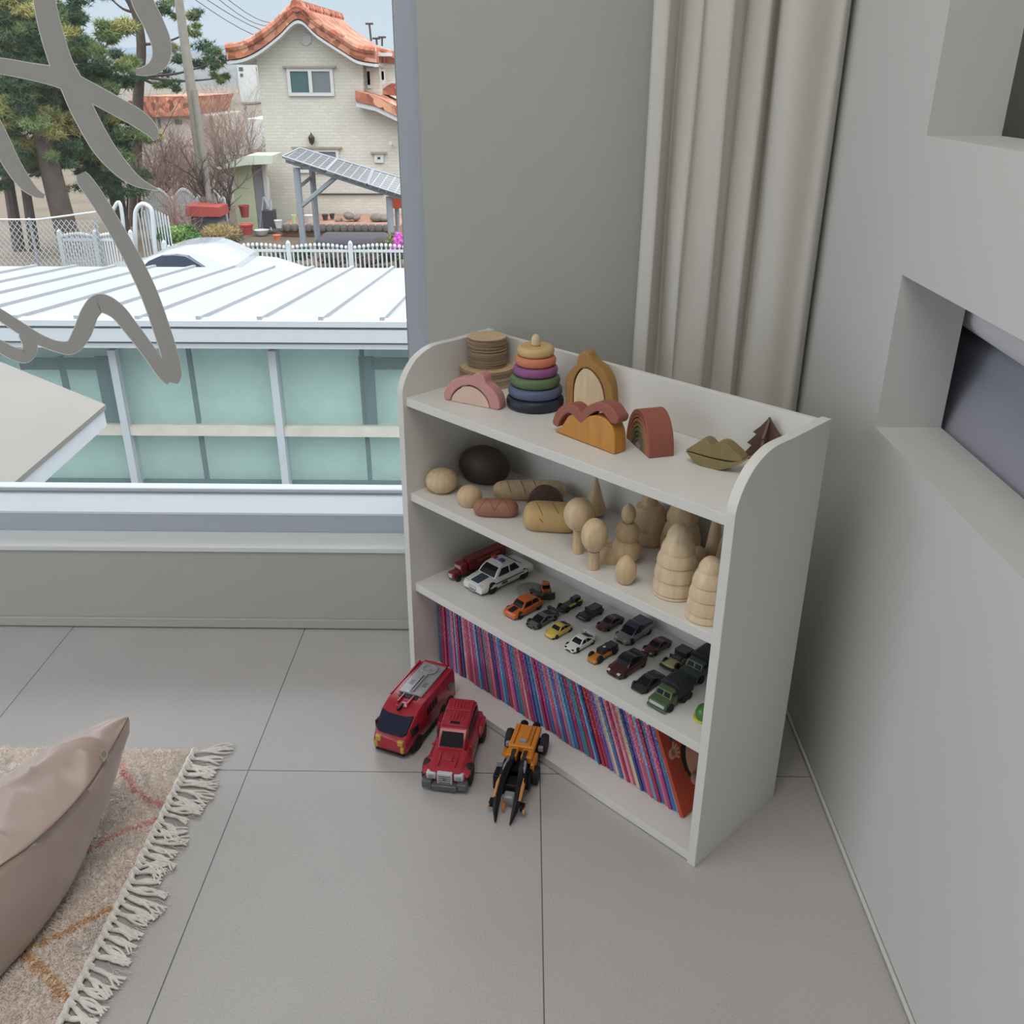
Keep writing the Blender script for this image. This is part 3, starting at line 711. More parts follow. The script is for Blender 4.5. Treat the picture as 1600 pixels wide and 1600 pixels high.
sub('side_window', lambda bm: prism(bm, wg, cy-.79, cy-.6, 'xz'), mat('car_glass', (62, 68, 84), .1), car, smooth=0)
def f(bm):
    a = at(301, 399, 1, cy-.45); b = at(318, 391, 1, cy+.6); c = at(360, 406, 1, cy+.55); d = at(336, 416, 1, cy-.5)
    quadslab(bm, [q+Vector((.02, 0, .05)) for q in (a, b, c, d)], .04, (.4, -.3, 1))
sub('windscreen', f, MATS['car_glass'], car, smooth=0)
for x in (p0.x+.1, p1.x-.1):
    for y in (cy-.7, cy+1.0):
        sub('wheel', lambda bm: lathe(bm, [(.0, -.1), (.3, -.1), (.32, 0), (.3, .1), (0, .1)], 20, Matrix.Translation((x, y, GZ+.32)) @ Matrix.Rotation(PI/2, 4, 'X')), mat('tyre', (30, 30, 32), .8), car)

# ---- utility pole with wires
po = empty('utility_pole', (at(318, 300, 1, 27).x, 27, GZ), 0, 'concrete utility pole standing between the pines and the brick house', 'pole')
a = at(275, -30, 1, 27); b = at(318, 290, 1, 27); b = Vector((b.x+.05, 27, GZ))
sub('shaft', lambda bm: tube(bm, [b, a], [.17, .11], 10), mat('pole_concrete', (138, 132, 122), .9, var=.1), po)
a2 = at(304, 140, 1, 26.8); b2 = at(324, 290, 1, 26.8); sub('stay_pole', lambda bm: tube(bm, [(b2.x, 26.8, GZ), a2], [.09, .08], 8), MATS['pole_concrete'], po)
for i, (q0, q1) in enumerate((((318, -4), (470, 58)), ((338, -4), (440, 40)), ((352, -4), (450, 34)), ((300, -4), (460, 70)))):
    c0 = at(q0[0], q0[1], 1, 27.2); c1 = at(q1[0], q1[1], 1, 36)
    def f(bm):
        tube(bm, [c0+(c1-c0)*t-Vector((0, 0, .25*math.sin(t*PI))) for t in [k/8 for k in range(-4, 9)]], .012, 4)
    sub('wire', f, mat('cable_black', (90, 94, 100), .7), po)

# ---- foliage and trees
def needles(name, clusters, m, parent, per=160, ln=.16, wd=.012, seed=1, up=.25, tuft=6):
    """clusters (centre, radii): tufts of pine needles / leaves as thin blades"""
    rnd = random.Random(seed); vs = []; fs = []; mi = []
    for (c, r, k) in clusters:
        cnt = int(per*max(.3, (r[0]*r[2])))
        for _ in range(cnt):
            while True:
                p = Vector((rnd.uniform(-1, 1), rnd.uniform(-1, 1), rnd.uniform(-1, 1)))
                if .25 < p.length < 1: break
            p = Vector((c[0]+p.x*r[0], c[1]+p.y*r[1], c[2]+p.z*r[2]))
            for _t in range(tuft):
                d = Vector((rnd.uniform(-1, 1), rnd.uniform(-1, 1), rnd.uniform(-1, 1)+up)).normalized()*ln*rnd.uniform(.6, 1.2)
                s = d.cross(Vector((rnd.uniform(-1, 1), rnd.uniform(-1, 1), .3))).normalized()*wd
                n = len(vs); vs += [p-s, p+s, p+d]; fs.append((n, n+1, n+2)); mi.append(k)
    o = raw(name, vs, fs, m, parent, mi); o.location = -parent.location; return o
M_pine = [mat('pine_dark', (66, 88, 62), .9, var=.3, scale=1.2), mat('pine_mid', (106, 122, 76), .9, var=.3, scale=1.2), mat('pine_olive', (146, 140, 84), .9, var=.3, scale=1.5)]
M_bark = mat('pine_bark', (78, 68, 62), .95, var=.25, scale=6, bump=.5, bscale=12)
def pine(label, Y, trunk, ells, seed, per=170, ln=.17):
    base = at(trunk[-1][0], trunk[-1][1], 1, Y)
    e = empty('pine_tree', (base.x, Y, GZ), 0, label, 'tree')
    pts = [at(x, y, 1, Y) for x, y, r in trunk]; rs = [r for x, y, r in trunk]; pts[-1] = Vector((pts[-1].x, Y, GZ))
    sub('trunk', lambda bm: tube(bm, smooth_pts(pts, 3), [rs[0]+(rs[-1]-rs[0])*i/(3*(len(pts)-1)) for i in range(3*(len(pts)-1)+1)], 9), M_bark, e)
    rnd = random.Random(seed); cl = []; k_ = 0
    for (x, y, rx, ry, kind) in ells:
        c = at(x, y, 1, Y); s = ppm(c)
        # limb from trunk to cluster
        tp = min(pts, key=lambda p: abs(p.z-(c.z-.3)))
        br = [tp, (tp+c)/2+Vector((0, 0, -.1)), c]
        if k_ % 2 == 0: sub('branch', lambda bm: tube(bm, smooth_pts(br, 4), [.05-.035*i/8 for i in range(9)], 5), M_bark, e)
        k_ += 1
        nsub = max(4, int(rx*ry/75))
        for _ in range(nsub):
            dx, dy = rnd.uniform(-1, 1), rnd.uniform(-1, 1)
            cc = Vector((c.x+dx*rx*.75/s, c.y+rnd.uniform(-.8, .8), c.z+dy*ry*.7/s)); rr = rnd.uniform(.22, .5)*min(rx, 34)/s
            cl.append((cc, (rr*1.5, rr*1.2, rr*.7), kind if rnd.random() < .6 else rnd.choice((0, 1, 1, 2))))
    needles('foliage', cl, M_pine, e, per=per, ln=ln, seed=seed)
    return e
pine('tall dense pine tree with olive tinged crown at the left edge', 24.5, [(20, -30, .1), (40, 60, .14), (62, 170, .2), (78, 260, .27), (104, 345, .3)],
     [(15, 20, 45, 35, 0), (60, 25, 40, 35, 1), (18, 75, 35, 30, 2), (70, 75, 45, 35, 0), (110, 55, 40, 25, 1), (165, 48, 36, 14, 1), (140, 75, 30, 18, 1),
      (15, 130, 35, 35, 1), (70, 120, 45, 30, 0), (30, 180, 40, 30, 2), (75, 190, 40, 24, 2), (20, 225, 30, 20, 1), (90, 240, 25, 25, 0), (40, 250, 30, 30, 0), (50, 100, 60, 40, 0), (35, 40, 60, 50, 0), (5, 280, 20, 30, 0), (40, 140, 55, 50, 0)], 11, per=230)
pine('second broad dark pine right of the tall dense pine', 26.5, [(120, 40, .08), (135, 120, .14), (165, 220, .18), (188, 335, .22)],
     [(110, 20, 40, 22, 0), (150, 98, 32, 20, 0), (185, 100, 22, 10, 1), (125, 135, 45, 30, 0), (165, 140, 30, 22, 0), (120, 190, 45, 35, 0), (165, 195, 38, 35, 0), (205, 215, 30, 14, 1), (150, 240, 50, 28, 0), (190, 235, 26, 18, 0), (200, 285, 36, 20, 0), (140, 280, 36, 18, 0), (110, 160, 40, 60, 0), (125, 215, 50, 50, 0)], 12, per=230)
pine('slender bare trunked pine with crown leaning right behind the utility pole', 29.5, [(190, -20, .1), (212, 20, .12), (221, 70, .12), (218, 120, .14), (214, 200, .16), (205, 320, .18)],
     [(262, 12, 25, 14, 0), (285, 25, 20, 18, 0), (300, 48, 18, 12, 1), (318, 78, 26, 12, 0), (335, 98, 22, 12, 0), (295, 100, 28, 12, 0), (265, 132, 22, 14, 0), (230, 118, 26, 7, 0), (345, 122, 8, 8, 1), (255, 65, 20, 18, 0), (170, -5, 40, 12, 0)], 13, per=150, ln=.15)
for i, (x, y0, x2, w_) in enumerate(((6, 240, 20, .16), (38, 280, 45, .14))):
    p = at(x2, 345, 1, 25); q = at(x, y0, 1, 25)
    tr_ = empty('pine_tree', (p.x, 25, GZ), 0, ['dark bare lower trunk of a pine at the far left edge', 'thin pine trunk between the two thick trunks at left'][i], 'tree')
    sub('trunk', lambda bm: tube(bm, [(p.x, 25, GZ), q, q+Vector((-.1, 0, 1.2))], [w_, w_*.8, w_*.6], 8), M_bark, tr_)
    needles('foliage', [(q+Vector((0, 0, 1.0)), (.8, .6, .5), 0), (q+Vector((.3, 0, 1.6)), (.7, .5, .4), 1)], M_pine, tr_, per=250, seed=40+i)
M_twig = [mat('twig_brown', (128, 112, 102), .95, var=.2, scale=2), mat('twig_red', (142, 112, 100), .95, var=.2, scale=2), mat('twig_dark', (92, 80, 76), .95, var=.2, scale=2)]
def bare(label, x, y0, y1, Y, spread, n, k, seed, cat='shrub', thick=.05, name='bare_shrub'):
    rnd = random.Random(seed); b = at(x, y1, 1, Y); t = at(x, y0, 1, Y); H_ = t.z-GZ; s = ppm(b)
    e = empty(name, (b.x, Y, GZ), 0, label, cat)
    vs = []; fs = []
    def tw(p, d, ln, r, lev):
        pr = p
        for q in range(3):
            d = (d+Vector((rnd.uniform(-.35, .35), rnd.uniform(-.35, .35), rnd.uniform(-.15, .3)))).normalized(); nx = pr+d*ln/3
            sd_ = d.cross(Vector((0, 1, 0)))
            if sd_.length < .1: sd_ = Vector((1, 0, 0))
            sd_ = sd_.normalized(); ot = d.cross(sd_).normalized(); m_ = len(vs); r2 = r*.78
            for c_, rr in ((pr, r), (nx, r2)):
                vs.extend([c_+sd_*rr, c_-sd_*rr*.5+ot*rr*.87, c_-sd_*rr*.5-ot*rr*.87])
            for a_ in range(3): fs.append((m_+a_, m_+(a_+1) % 3, m_+3+(a_+1) % 3, m_+3+a_))
            pr = nx; r = r2
            if lev > 0:
                for _ in range(3 if lev > 1 else 4):
                    dd = (d*.6+Vector((rnd.uniform(-1, 1), rnd.uniform(-1, 1), rnd.uniform(-.3, .8)))).normalized(); tw(nx, dd, ln*.55, r*.55, lev-1)
    for _ in range(n):
        o_ = Vector((b.x+rnd.uniform(-1, 1)*spread*.5/s, Y+rnd.uniform(-.4, .4), GZ))
        d = Vector((rnd.uniform(-.5, .5)*spread/60, rnd.uniform(-.3, .3), 1)).normalized(); tw(o_, d, H_*rnd.uniform(.6, .9), thick, 2)
    o = raw('branches', vs, fs, M_twig[k], e); o.location = -e.location
    return e
for i, a_ in enumerate((('tangled brown bare shrub behind the arched garden gate', 235, 215, 330, 29, 40, 7, 0, 'shrub'),
    ('reddish bare shrub left of the utility pole', 278, 225, 330, 28.5, 45, 8, 1, 'shrub'),
    ('grey brown thicket just right of the utility pole', 335, 190, 300, 33, 40, 9, 0, 'shrub'),
    ('dense twiggy bush above the shed roof', 375, 170, 260, 35, 60, 10, 0, 'shrub'),
    ('distant bare bush beside the far orange roofed house', 352, 150, 230, 44, 45, 8, 1, 'shrub'),
    ('dark bare bush below the far orange roofed house', 240, 235, 320, 31, 40, 7, 2, 'shrub'),
    ('rosy flowering bare plum shrub in front of the white fence', 290, 300, 385, 25.5, 35, 6, 1, 'shrub'))):
    bare(a_[0], a_[1], a_[2], a_[3], a_[4], a_[5], a_[6], a_[7], 60+i, a_[8], .028)
bare('gnarled leafless tree in front of the pale green shed', 350, 250, 350, 27.3, 22, 3, 2, 90, 'tree', .09, 'bare_tree')
bare('leafless tree with forked trunk before the far orange roofed house', 262, 190, 330, 30.5, 14, 2, 2, 91, 'tree', .06, 'bare_tree')
def bush(name, label, x, y, rx, ry, Y, mats, per, seed, ln=.07, wd=.025, cat='shrub'):
    c = at(x, y, 1, Y); s = ppm(c); e = empty(name, (c.x, Y, GZ), 0, label, cat); rnd = random.Random(seed)
    cl = []
    for _ in range(14):
        cl.append((Vector((c.x+rnd.uniform(-.6, .6)*rx/s, Y+rnd.uniform(-.3, .3), c.z+rnd.uniform(-.55, .5)*ry/s)), (rx*.5/s, .35, ry*.5/s), rnd.randrange(len(mats))))
    needles('leaves', cl, mats, e, per=per, ln=ln, wd=wd, seed=seed, tuft=5)
    sub('stem', lambda bm: tube(bm, [(c.x, Y, GZ), (c.x, Y, c.z)], .05, 6), M_bark, e)
bush('evergreen_shrub', 'round bright green shrub behind the white picket fence', 281, 371, 36, 21, 22.8, [mat('leaf_green', (84, 118, 58), .7, var=.25), mat('leaf_light', (128, 156, 84), .7, var=.2)], 1300, 5)
bush('azalea_bush', 'pink flowering azalea at the right end of the picket fence', 622, 383, 14, 22, 22.9, [mat('azalea_pink', (214, 110, 200), .8, var=.15), mat('azalea_leaf', (120, 120, 90), .8)], 2200, 6)
bush('dry_shrub', 'yellowish dry grass shrub left of the wheelbarrow', 350, 365, 28, 18, 23.6, [mat('dry_straw', (160, 142, 98), .9, var=.2), M_twig[0]], 900, 7, .16, .012)
for i, (x, y, rx, ry, lab) in enumerate(((455, 398, 30, 12, 'dark green low plants behind the fence near its middle'), (575, 398, 34, 12, 'dark green low plants behind the fence near its right end'), (520, 400, 22, 9, 'dark green low plants behind the fence between the posts'), (385, 398, 22, 10, 'low brown and green plants behind the fence beside the car'))):
    bush('low_plants', lab, x, y, rx, ry, 22.7, [mat('low_green', (66, 92, 66), .8, var=.2), M_twig[0]], 900, 20+i)

# ---- far houses
def simple_house(label, x0, x1, yt, yb, Y, wallm, roofm, rpx, wins=()):
    a = PX(x0, yt, Y); b = PX(x1, yb, Y); e = empty('distant_house', ((a[0]+b[0])/2, Y+2, min(GZ, b[1])), 0, label, 'house')
    sub('wall', lambda bm: box(bm, a[0], b[0], Y, Y+5, min(GZ, b[1]), a[1]), wallm, e, smooth=0)
    if rpx:
        r = [PX(p[0], p[1], Y) for p in rpx]; sub('roof', lambda bm: prism(bm, r, Y-.4, Y+5.4, 'xz'), roofm, e, smooth=0)
    for wn in wins:
        c = PX(wn[0], wn[1], Y); d = PX(wn[2], wn[3], Y); sub('window', lambda bm: box(bm, c[0], d[0], Y-.05, Y+.02, d[1], c[1]), M_dglass, e, smooth=0)
    return e
simple_house('pinkish house with orange tiled roof far behind the pines', 218, 340, 180, 236, 46, mat('pink_plaster', (186, 174, 164), .9, var=.05), M_tile, [(196, 160), (232, 150), (312, 150), (302, 180), (241, 182), (222, 172), (214, 186)], [(273, 187, 284, 194), (246, 184, 252, 200), (327, 182, 334, 204)])
pe = [p for p in (at(302, 180, 1, 45.9), at(316, 155, 1, 45.9), at(340, 180, 1, 45.9))]
simple_house('white two storey house on the distant hillside', 370, 388, 102, 127, 150, M_wht, None, None, [(373, 105, 380, 111), (375, 115, 380, 120)])
simple_house('farther white house right of the distant hillside one', 390, 404, 102, 127, 155, M_wht, None, None, [(396, 105, 401, 111)])
simple_house('long pale greenhouse row in the distance left of the brick house', 382, 412, 186, 200, 60, M_wht, None, None)
simple_house('pale building visible at the right behind the brick house', 606, 640, 98, 130, 70, mat('pale_blue_plaster', (200, 208, 214), .9), None, None, [(612, 112, 616, 120)])

# ---- garden clutter
def gob(name, label, cat, P, parts, group=None):
    e = empty(name, P, 0, label, cat, group)
    for nm, fn, m in parts: sub(nm, fn, m, e)
    return e
M_redpl = mat('red_plastic_pot', (160, 66, 60), .6, var=.06); M_terr = mat('terracotta_pot', (196, 106, 80), .8, var=.08); M_blk = mat('black_pot', (62, 56, 60), .7); M_stone = mat('garden_stone', (112, 106, 100), .9, var=.2, scale=3)
def pot(label, x, y, w_, h_, Y, m, name='plant_pot'):
    c = at(x, y, 1, Y); s = ppm(c); r = w_/2/s; hh = h_/s; z = c.z-hh/2
    e = empty(name, (c.x, Y, z), 0, label, 'pot')
    bm = bmesh.new(); lathe(bm, [(r*.7, 0), (r*.95, hh*.85), (r*1.05, hh*.86), (r*1.05, hh), (r*.9, hh), (r*.85, hh*.9)], 16); finish('body', bm, m, e)
    bm = bmesh.new(); lathe(bm, [(r*.86, hh*.8), (0, hh*.9)], 12); finish('soil', bm, M_grd, e); return e
pot('large red plastic pot beside the shed wall', 382, 330, 16, 18, 28.0, M_redpl)
pot('round dark red pot leaning behind the dry shrub', 385, 358, 22, 16, 24.5, M_redpl)
pot('white square bucket beside the scooter', 435, 350, 12, 12, 27.0, M_wht, 'bucket')
pot('orange clay pot behind the picket fence', 433, 371, 12, 8, 24.2, M_terr)
pot('pale green tall planter by the left solar post', 459, 345, 8, 18, 27.6, mat('pale_green_pot', (178, 196, 150), .7))
pot('black pot on the raised bed nearest the solar posts', 508, 339, 10, 8, 28.6, M_blk)
pot('second black pot on the raised bed', 519, 338, 8, 8, 28.7, M_blk)
pot('cream urn leaning between the two solar posts', 484, 342, 16, 12, 28.2, M_wht)
# raised bed with stones
a = at(440, 352, 1, 27.6); b = at(625, 352, 1, 27.6)
rb = empty('raised_bed', ((a.x+b.x)/2, 28, GZ), 0, 'long raised flower bed with reddish soil along the house wall', 'flower bed')
sub('soil', lambda bm: box(bm, a.x, b.x, 27.6, 29.9, GZ, a.z), mat('red_soil', (156, 116, 98), .95, var=.25, scale=2), rb, smooth=0)
sub('stone_edge', lambda bm: [lathe(bm, [(0, -.12), (.1, -.08), (.12, 0), (.08, .1), (0, .12)], 7, Matrix.Translation((a.x+.2*i, 27.5, a.z-.05))) for i in range(int((b.x-a.x)/.2))], M_stone, rb)
for i, (x, y, r) in enumerate(((545, 337, 9), (557, 340, 7), (588, 340, 10), (600, 342, 7), (530, 344, 6))):
    c = at(x, y, 1, 28.4); s = ppm(c)
    bm = bmesh.new(); bmesh.ops.create_icosphere(bm, subdivisions=2, radius=r/s)
    for v in bm.verts: v.co *= 1+.25*mnoise.noise(v.co*6+Vector((i, 0, 0)))
    o = finish('garden_rock', bm, M_stone, loc=c); o.scale.z = .7
    tag(o, ['rounded rock on the raised bed left of its middle', 'small rock touching the rounded one on the raised bed', 'wide brown rock on the raised bed before the house', 'flat rock at the right end of the raised bed', 'smallest rock near the black pots on the raised bed'][i], 'rock')
c = at(598, 357, 1, 23.9); s = ppm(c)
bm = bmesh.new(); bmesh.ops.create_icosphere(bm, subdivisions=3, radius=20/s)
for v in bm.verts: v.co *= 1+.35*mnoise.noise(v.co*4)
o = finish('root_stump', bm, mat('dark_stump', (66, 58, 58), .95, var=.2), loc=(c.x, c.y, GZ+.25)); tag(o, 'dark gnarled stump beside the right solar post', 'stump')
c = at(545, 366, 1, 25.2)
tag(bx('dark_tarp', c.x-.9, c.x+.9, 25.1, 26.4, GZ+.001, GZ+.32, mat('dark_tarp', (82, 80, 90), .7, var=.1), bevel=.12), 'dark tarpaulin covered pile behind the fence under the solar panels', 'tarpaulin')
c = at(620, 318, 1, 26.5)
gob('post_box', 'orange red post box on a grey stand by the right solar post', 'post box', (c.x, 26.5, GZ), [('box', lambda bm: box(bm, c.x-.16, c.x+.17, 26.3, 26.6, c.z-.1, c.z+.24), mat('orange_red', (206, 84, 52), .5)), ('stand', lambda bm: tube(bm, [(c.x, 26.45, GZ), (c.x, 26.45, c.z-.1)], .06, 8), M_steel)])
c = at(322, 335, 1, 26.2)
gob('kennel', 'dark box with red roof standing below the bare tree', 'kennel', (c.x, 26.2, GZ), [('box', lambda bm: box(bm, c.x-.36, c.x+.4, 26, 26.6, GZ, c.z-.02), mat('dark_grey_box', (70, 72, 80), .8)), ('roof', lambda bm: prism(bm, [(c.x-.45, c.z-.02), (c.x+.48, c.z-.02), (c.x+.46, c.z+.22), (c.x-.43, c.z+.26)], 25.9, 26.7, 'xz'), M_redpl)])
c = at(416, 325, 1, 28.0)
gob('hand_cart', 'dark hand cart with white basin leaning against the shed door', 'cart', (c.x, 28, GZ), [('frame', lambda bm: (tube(bm, [(c.x-.25, 28, GZ+.1), (c.x-.1, 28.2, GZ+1.0)], .03), tube(bm, [(c.x+.3, 28, GZ+.1), (c.x-.1, 28.2, GZ+1.0)], .03), tube(bm, [(c.x+.1, 27.9, GZ+.1), (c.x+.1, 28.2, GZ+.9)], .04)), M_steel), ('load', lambda bm: box(bm, c.x-.12, c.x+.2, 27.9, 28.3, GZ+.15, GZ+.65), M_blk), ('basin', lambda bm: lathe(bm, [(.12, 0), (.2, .15), (.22, .15), (.14, .02)], 14, Matrix.Translation((c.x-.1, 27.6, GZ+.02))), M_wht)])

# ================================================================== TOYS, top board (wooden blocks)
W_nat = wood('natural_beech', (214, 184, 142)); W_nat2 = wood('pale_maple', (222, 196, 158)); W_pale = wood('pale_pink_wood', (222, 190, 172), var=.05)
W_pink = wood('rose_wood_stain', (206, 142, 138), var=.05); W_must = wood('mustard_stain', (176, 128, 60), var=.12); W_rust = wood('rust_stain', (160, 88, 72), var=.06)
W_oran = wood('amber_stain', (206, 138, 52), var=.12); W_oliv = wood('olive_stain', (136, 120, 72), var=.12); W_dkb = wood('walnut_stain', (100, 72, 60), var=.12); W_side = wood('ply_edge', (166, 142, 116), var=.14, st=(4, 4, 160))

W_sides = [W_side, wood('ply_edge_light', (182, 160, 132), var=.1, st=(4, 4, 160)), wood('ply_edge_dark', (146, 122, 100), var=.1, st=(4, 4, 160))]
def axis_base(L, R, k):
    a, b = bk(L[0], L[1], k), bk(R[0], R[1], k); d = (b-a); return a, d.normalized(), d.length
def block(name, label, cat, pts, L, R, k, depth, m, bevel=.0022, curve=3, parts=None, z0=None, lift=0):
    """block whose front outline is traced on the upright plane through L-R and given its real depth"""
    a, d, ln = axis_base(L, R, k); ang = math.atan2(d.y, d.x)
    q = [vp(x, y, a, d) for x, y in pts]
    q = [(s, max(0, z-Z[k])) for s, z in q]
    if curve: q = [(v.x, max(0, v.y)) for v in smooth_pts([(s, z, 0) for s, z in q], curve)]
    bm = bmesh.new(); prism(bm, q, 0, depth, 'xz')
    o = finish(name, bm, m, None, bevel=bevel, seg=3, smooth=50, loc=(a.x, a.y, Z[k]+.0004+lift), rot=(0, 0, ang))
    return tag(o, label, cat)
# pink cloud arch with half moon
block('cloud_arch_block', 'dusty pink wooden cloud arch with two humps on the top board', 'wooden block',
      [(695, 625), (693, 615), (698, 604), (708, 594), (721, 590), (732, 592), (738, 587), (747, 583), (756, 589), (759, 600), (768, 608), (777, 620), (781, 637), (777, 641), (766, 639), (763, 627), (752, 612), (740, 604), (728, 602), (715, 607), (706, 617), (703, 626)], (695, 625), (777, 641), 3, .026, W_pink, curve=2)
block('half_moon_block', 'pale pink half moon wooden block nested under the pink cloud arch', 'wooden block',
      [(705, 626.5), (707, 619), (715, 610), (727, 604.5), (740, 606.5), (751, 614), (761, 627), (764.5, 638.5)], (695, 625), (777, 641), 3, .022, W_pale, curve=2, bevel=.001)
# tall disc stack on wide discs
P = bk(764, 592, 3); s = ppm(P)
n_w = 3; rw = 43/s; rt = 30/s
def disc(name, label, z, r, h, group=None, off=(0, 0)):
    bm = bmesh.new(); lathe(bm, [(r-.0011, 0), (r, .0007), (r, h-.0007), (r-.0011, h)], 40)
    o = finish(name, bm, [random.choice(W_sides)], loc=(P.x+off[0], P.y+off[1], z), smooth=30)
    o.data.materials.append(W_nat)
    for p in o.data.polygons:
        if abs(p.normal.z) > .9: p.material_index = 1
    return tag(o, label, 'wooden disc', group)
P = bk(762, 597, 3)
zc = Z[3]+.0004
for i in range(5):
    disc('wide_wooden_disc', ['lowest wide wooden disc under the tall disc stack', 'second wide wooden disc from the board under the stack', 'middle one of the five wide wooden discs', 'fourth wide wooden disc counted from the board', 'topmost wide wooden disc carrying the tall stack of smaller discs'][i], zc, rw, .0073, 'wide wooden discs'); zc += .0076
nd = 27; hd = (at(762, 524, 1, P.y).z-zc)/nd
for i in range(nd):
    o = disc('thin_wooden_disc', 'thin round wooden disc inside the tall stack of discs' if i < nd-1 else 'topmost thin wooden disc of the tall stack at the left end', zc, rt, hd-.0009, 'thin wooden discs of the tall stack', (random.uniform(-.0008, .0008), random.uniform(-.0008, .0008))); zc += hd
# ring stacker
P = bk(836, 634, 3); s = ppm(P)
rings = [('navy blue', (36, 42, 58), 45, 640, 616), ('slate blue', (88, 98, 128), 42, 617, 594), ('moss green', (92, 116, 78), 38.5, 600, 577), ('purple', (140, 84, 136), 34.5, 581, 558), ('salmon orange', (204, 126, 92), 31.5, 566, 543), ('natural wood', (206, 174, 122), 28.5, 553, 532)]
zt0 = at(837, 546, 1, P.y).z
zz = Z[3]+.0005; hh = [.0215, .0195, .0195, .018, .0175, .0175]
sc_ = (at(837, 541, 1, P.y).z-Z[3])/sum(hh)
for i, (nm, col, rp_, yb, yt) in enumerate(rings):
    h = hh[i]*sc_; r = rp_/s; ri = .0085; bm = bmesh.new(); rr = h/2*1.0; pf = []
    for k in range(13):
        a = -PI/2+PI*k/12; pf.append((r-rr*.75+rr*.75*math.cos(a), h/2+h/2*math.sin(a)))
    prof_ = [(ri, .001)]+pf+[(ri, h-.001)]
    n = len(prof_); seg = 44; R_ = [[bm.verts.new((a_*math.cos(2*PI*i_/seg), a_*math.sin(2*PI*i_/seg), z_)) for i_ in range(seg)] for a_, z_ in prof_]
    for a_ in range(n):
        b_ = (a_+1) % n
        for i_ in range(seg): bm.faces.new((R_[a_][i_], R_[a_][(i_+1) % seg], R_[b_][(i_+1) % seg], R_[b_][i_]))
    o = finish('stacking_ring', bm, mat('ring_'+nm.replace(' ', '_'), col, .5, var=.08, scale=20), loc=(P.x, P.y, zz), smooth=35)
    tag(o, nm+' wooden ring of the ring tower, '+['largest, at the bottom', 'second from the bottom', 'third from the bottom', 'fourth from the bottom', 'second from the top', 'smallest, at the top'][i], 'toy ring', 'rings of the stacking tower'); zz += h+.0003
bm = bmesh.new(); zp = zz-Z[3]; tip = at(838, 522, 1, P.y).z-Z[3]
lathe(bm, [(.0075, 0), (.0075, zp), (.0088, zp+.001), (.0088, zp+(tip-zp)*.55), (.0066, zp+(tip-zp)*.82), (.003, tip*.995), (0, tip)], 24)
tag(finish('stacker_peg', bm, W_nat2, loc=(P.x, P.y, Z[3]+.0004), smooth=50), 'natural wooden peg sticking up through the coloured rings', 'peg')
# mustard pumpkin arch + inner oval
a, d, ln = axis_base((885, 641), (957, 652), 3)
block('pumpkin_arch_block', 'tall mustard wooden arch with knobbed top behind the rust arch', 'wooden block',
      [(884, 642), (883, 615), (884, 592), (890, 580), (900, 570), (903, 556), (912, 551), (921, 554), (927, 566), (941, 577), (951, 592), (957, 615), (957, 652), (945, 650), (945, 620), (940, 600), (930, 584), (918, 575), (907, 577), (898, 590), (895, 610), (895, 644)], (885, 642), (957, 653), 3, .032, W_must, curve=2)
block('oval_block', 'natural wooden oval standing inside the mustard arch', 'wooden block',
      [(896.5, 644), (896.5, 612), (900, 592), (908, 579), (918, 577), (929, 586), (938, 601), (943.5, 622), (943.5, 650)], (885, 642), (957, 653), 3, .026, W_nat2, curve=2, bevel=.001)
# rust double arch on the amber mountain
block('mountain_block', 'amber yellow two peaked wooden mountain block in front of the arches', 'wooden block',
      [(866, 674), (876, 668), (884, 656), (889, 650), (897, 650), (905, 660), (910, 657), (920, 651), (932, 650), (945, 655), (955, 666), (960, 683), (960, 711)], (866, 675), (960, 711), 3, .030, W_oran, curve=2)
o = block('double_arch_block', 'rust red wavy double arch resting on the amber mountain block', 'wooden block',
      [(864, 664), (863, 657), (869, 643), (879, 634), (892, 632), (903, 640), (908, 646), (916, 636), (928, 630), (942, 630), (955, 637), (962, 648), (966, 654), (963, 663), (953, 661), (944, 648), (933, 643), (922, 648), (914, 658), (908, 663), (900, 655), (890, 646), (882, 648), (875, 657), (871, 668)], (866, 675), (960, 711), 3, .028, W_rust, curve=2, lift=0)
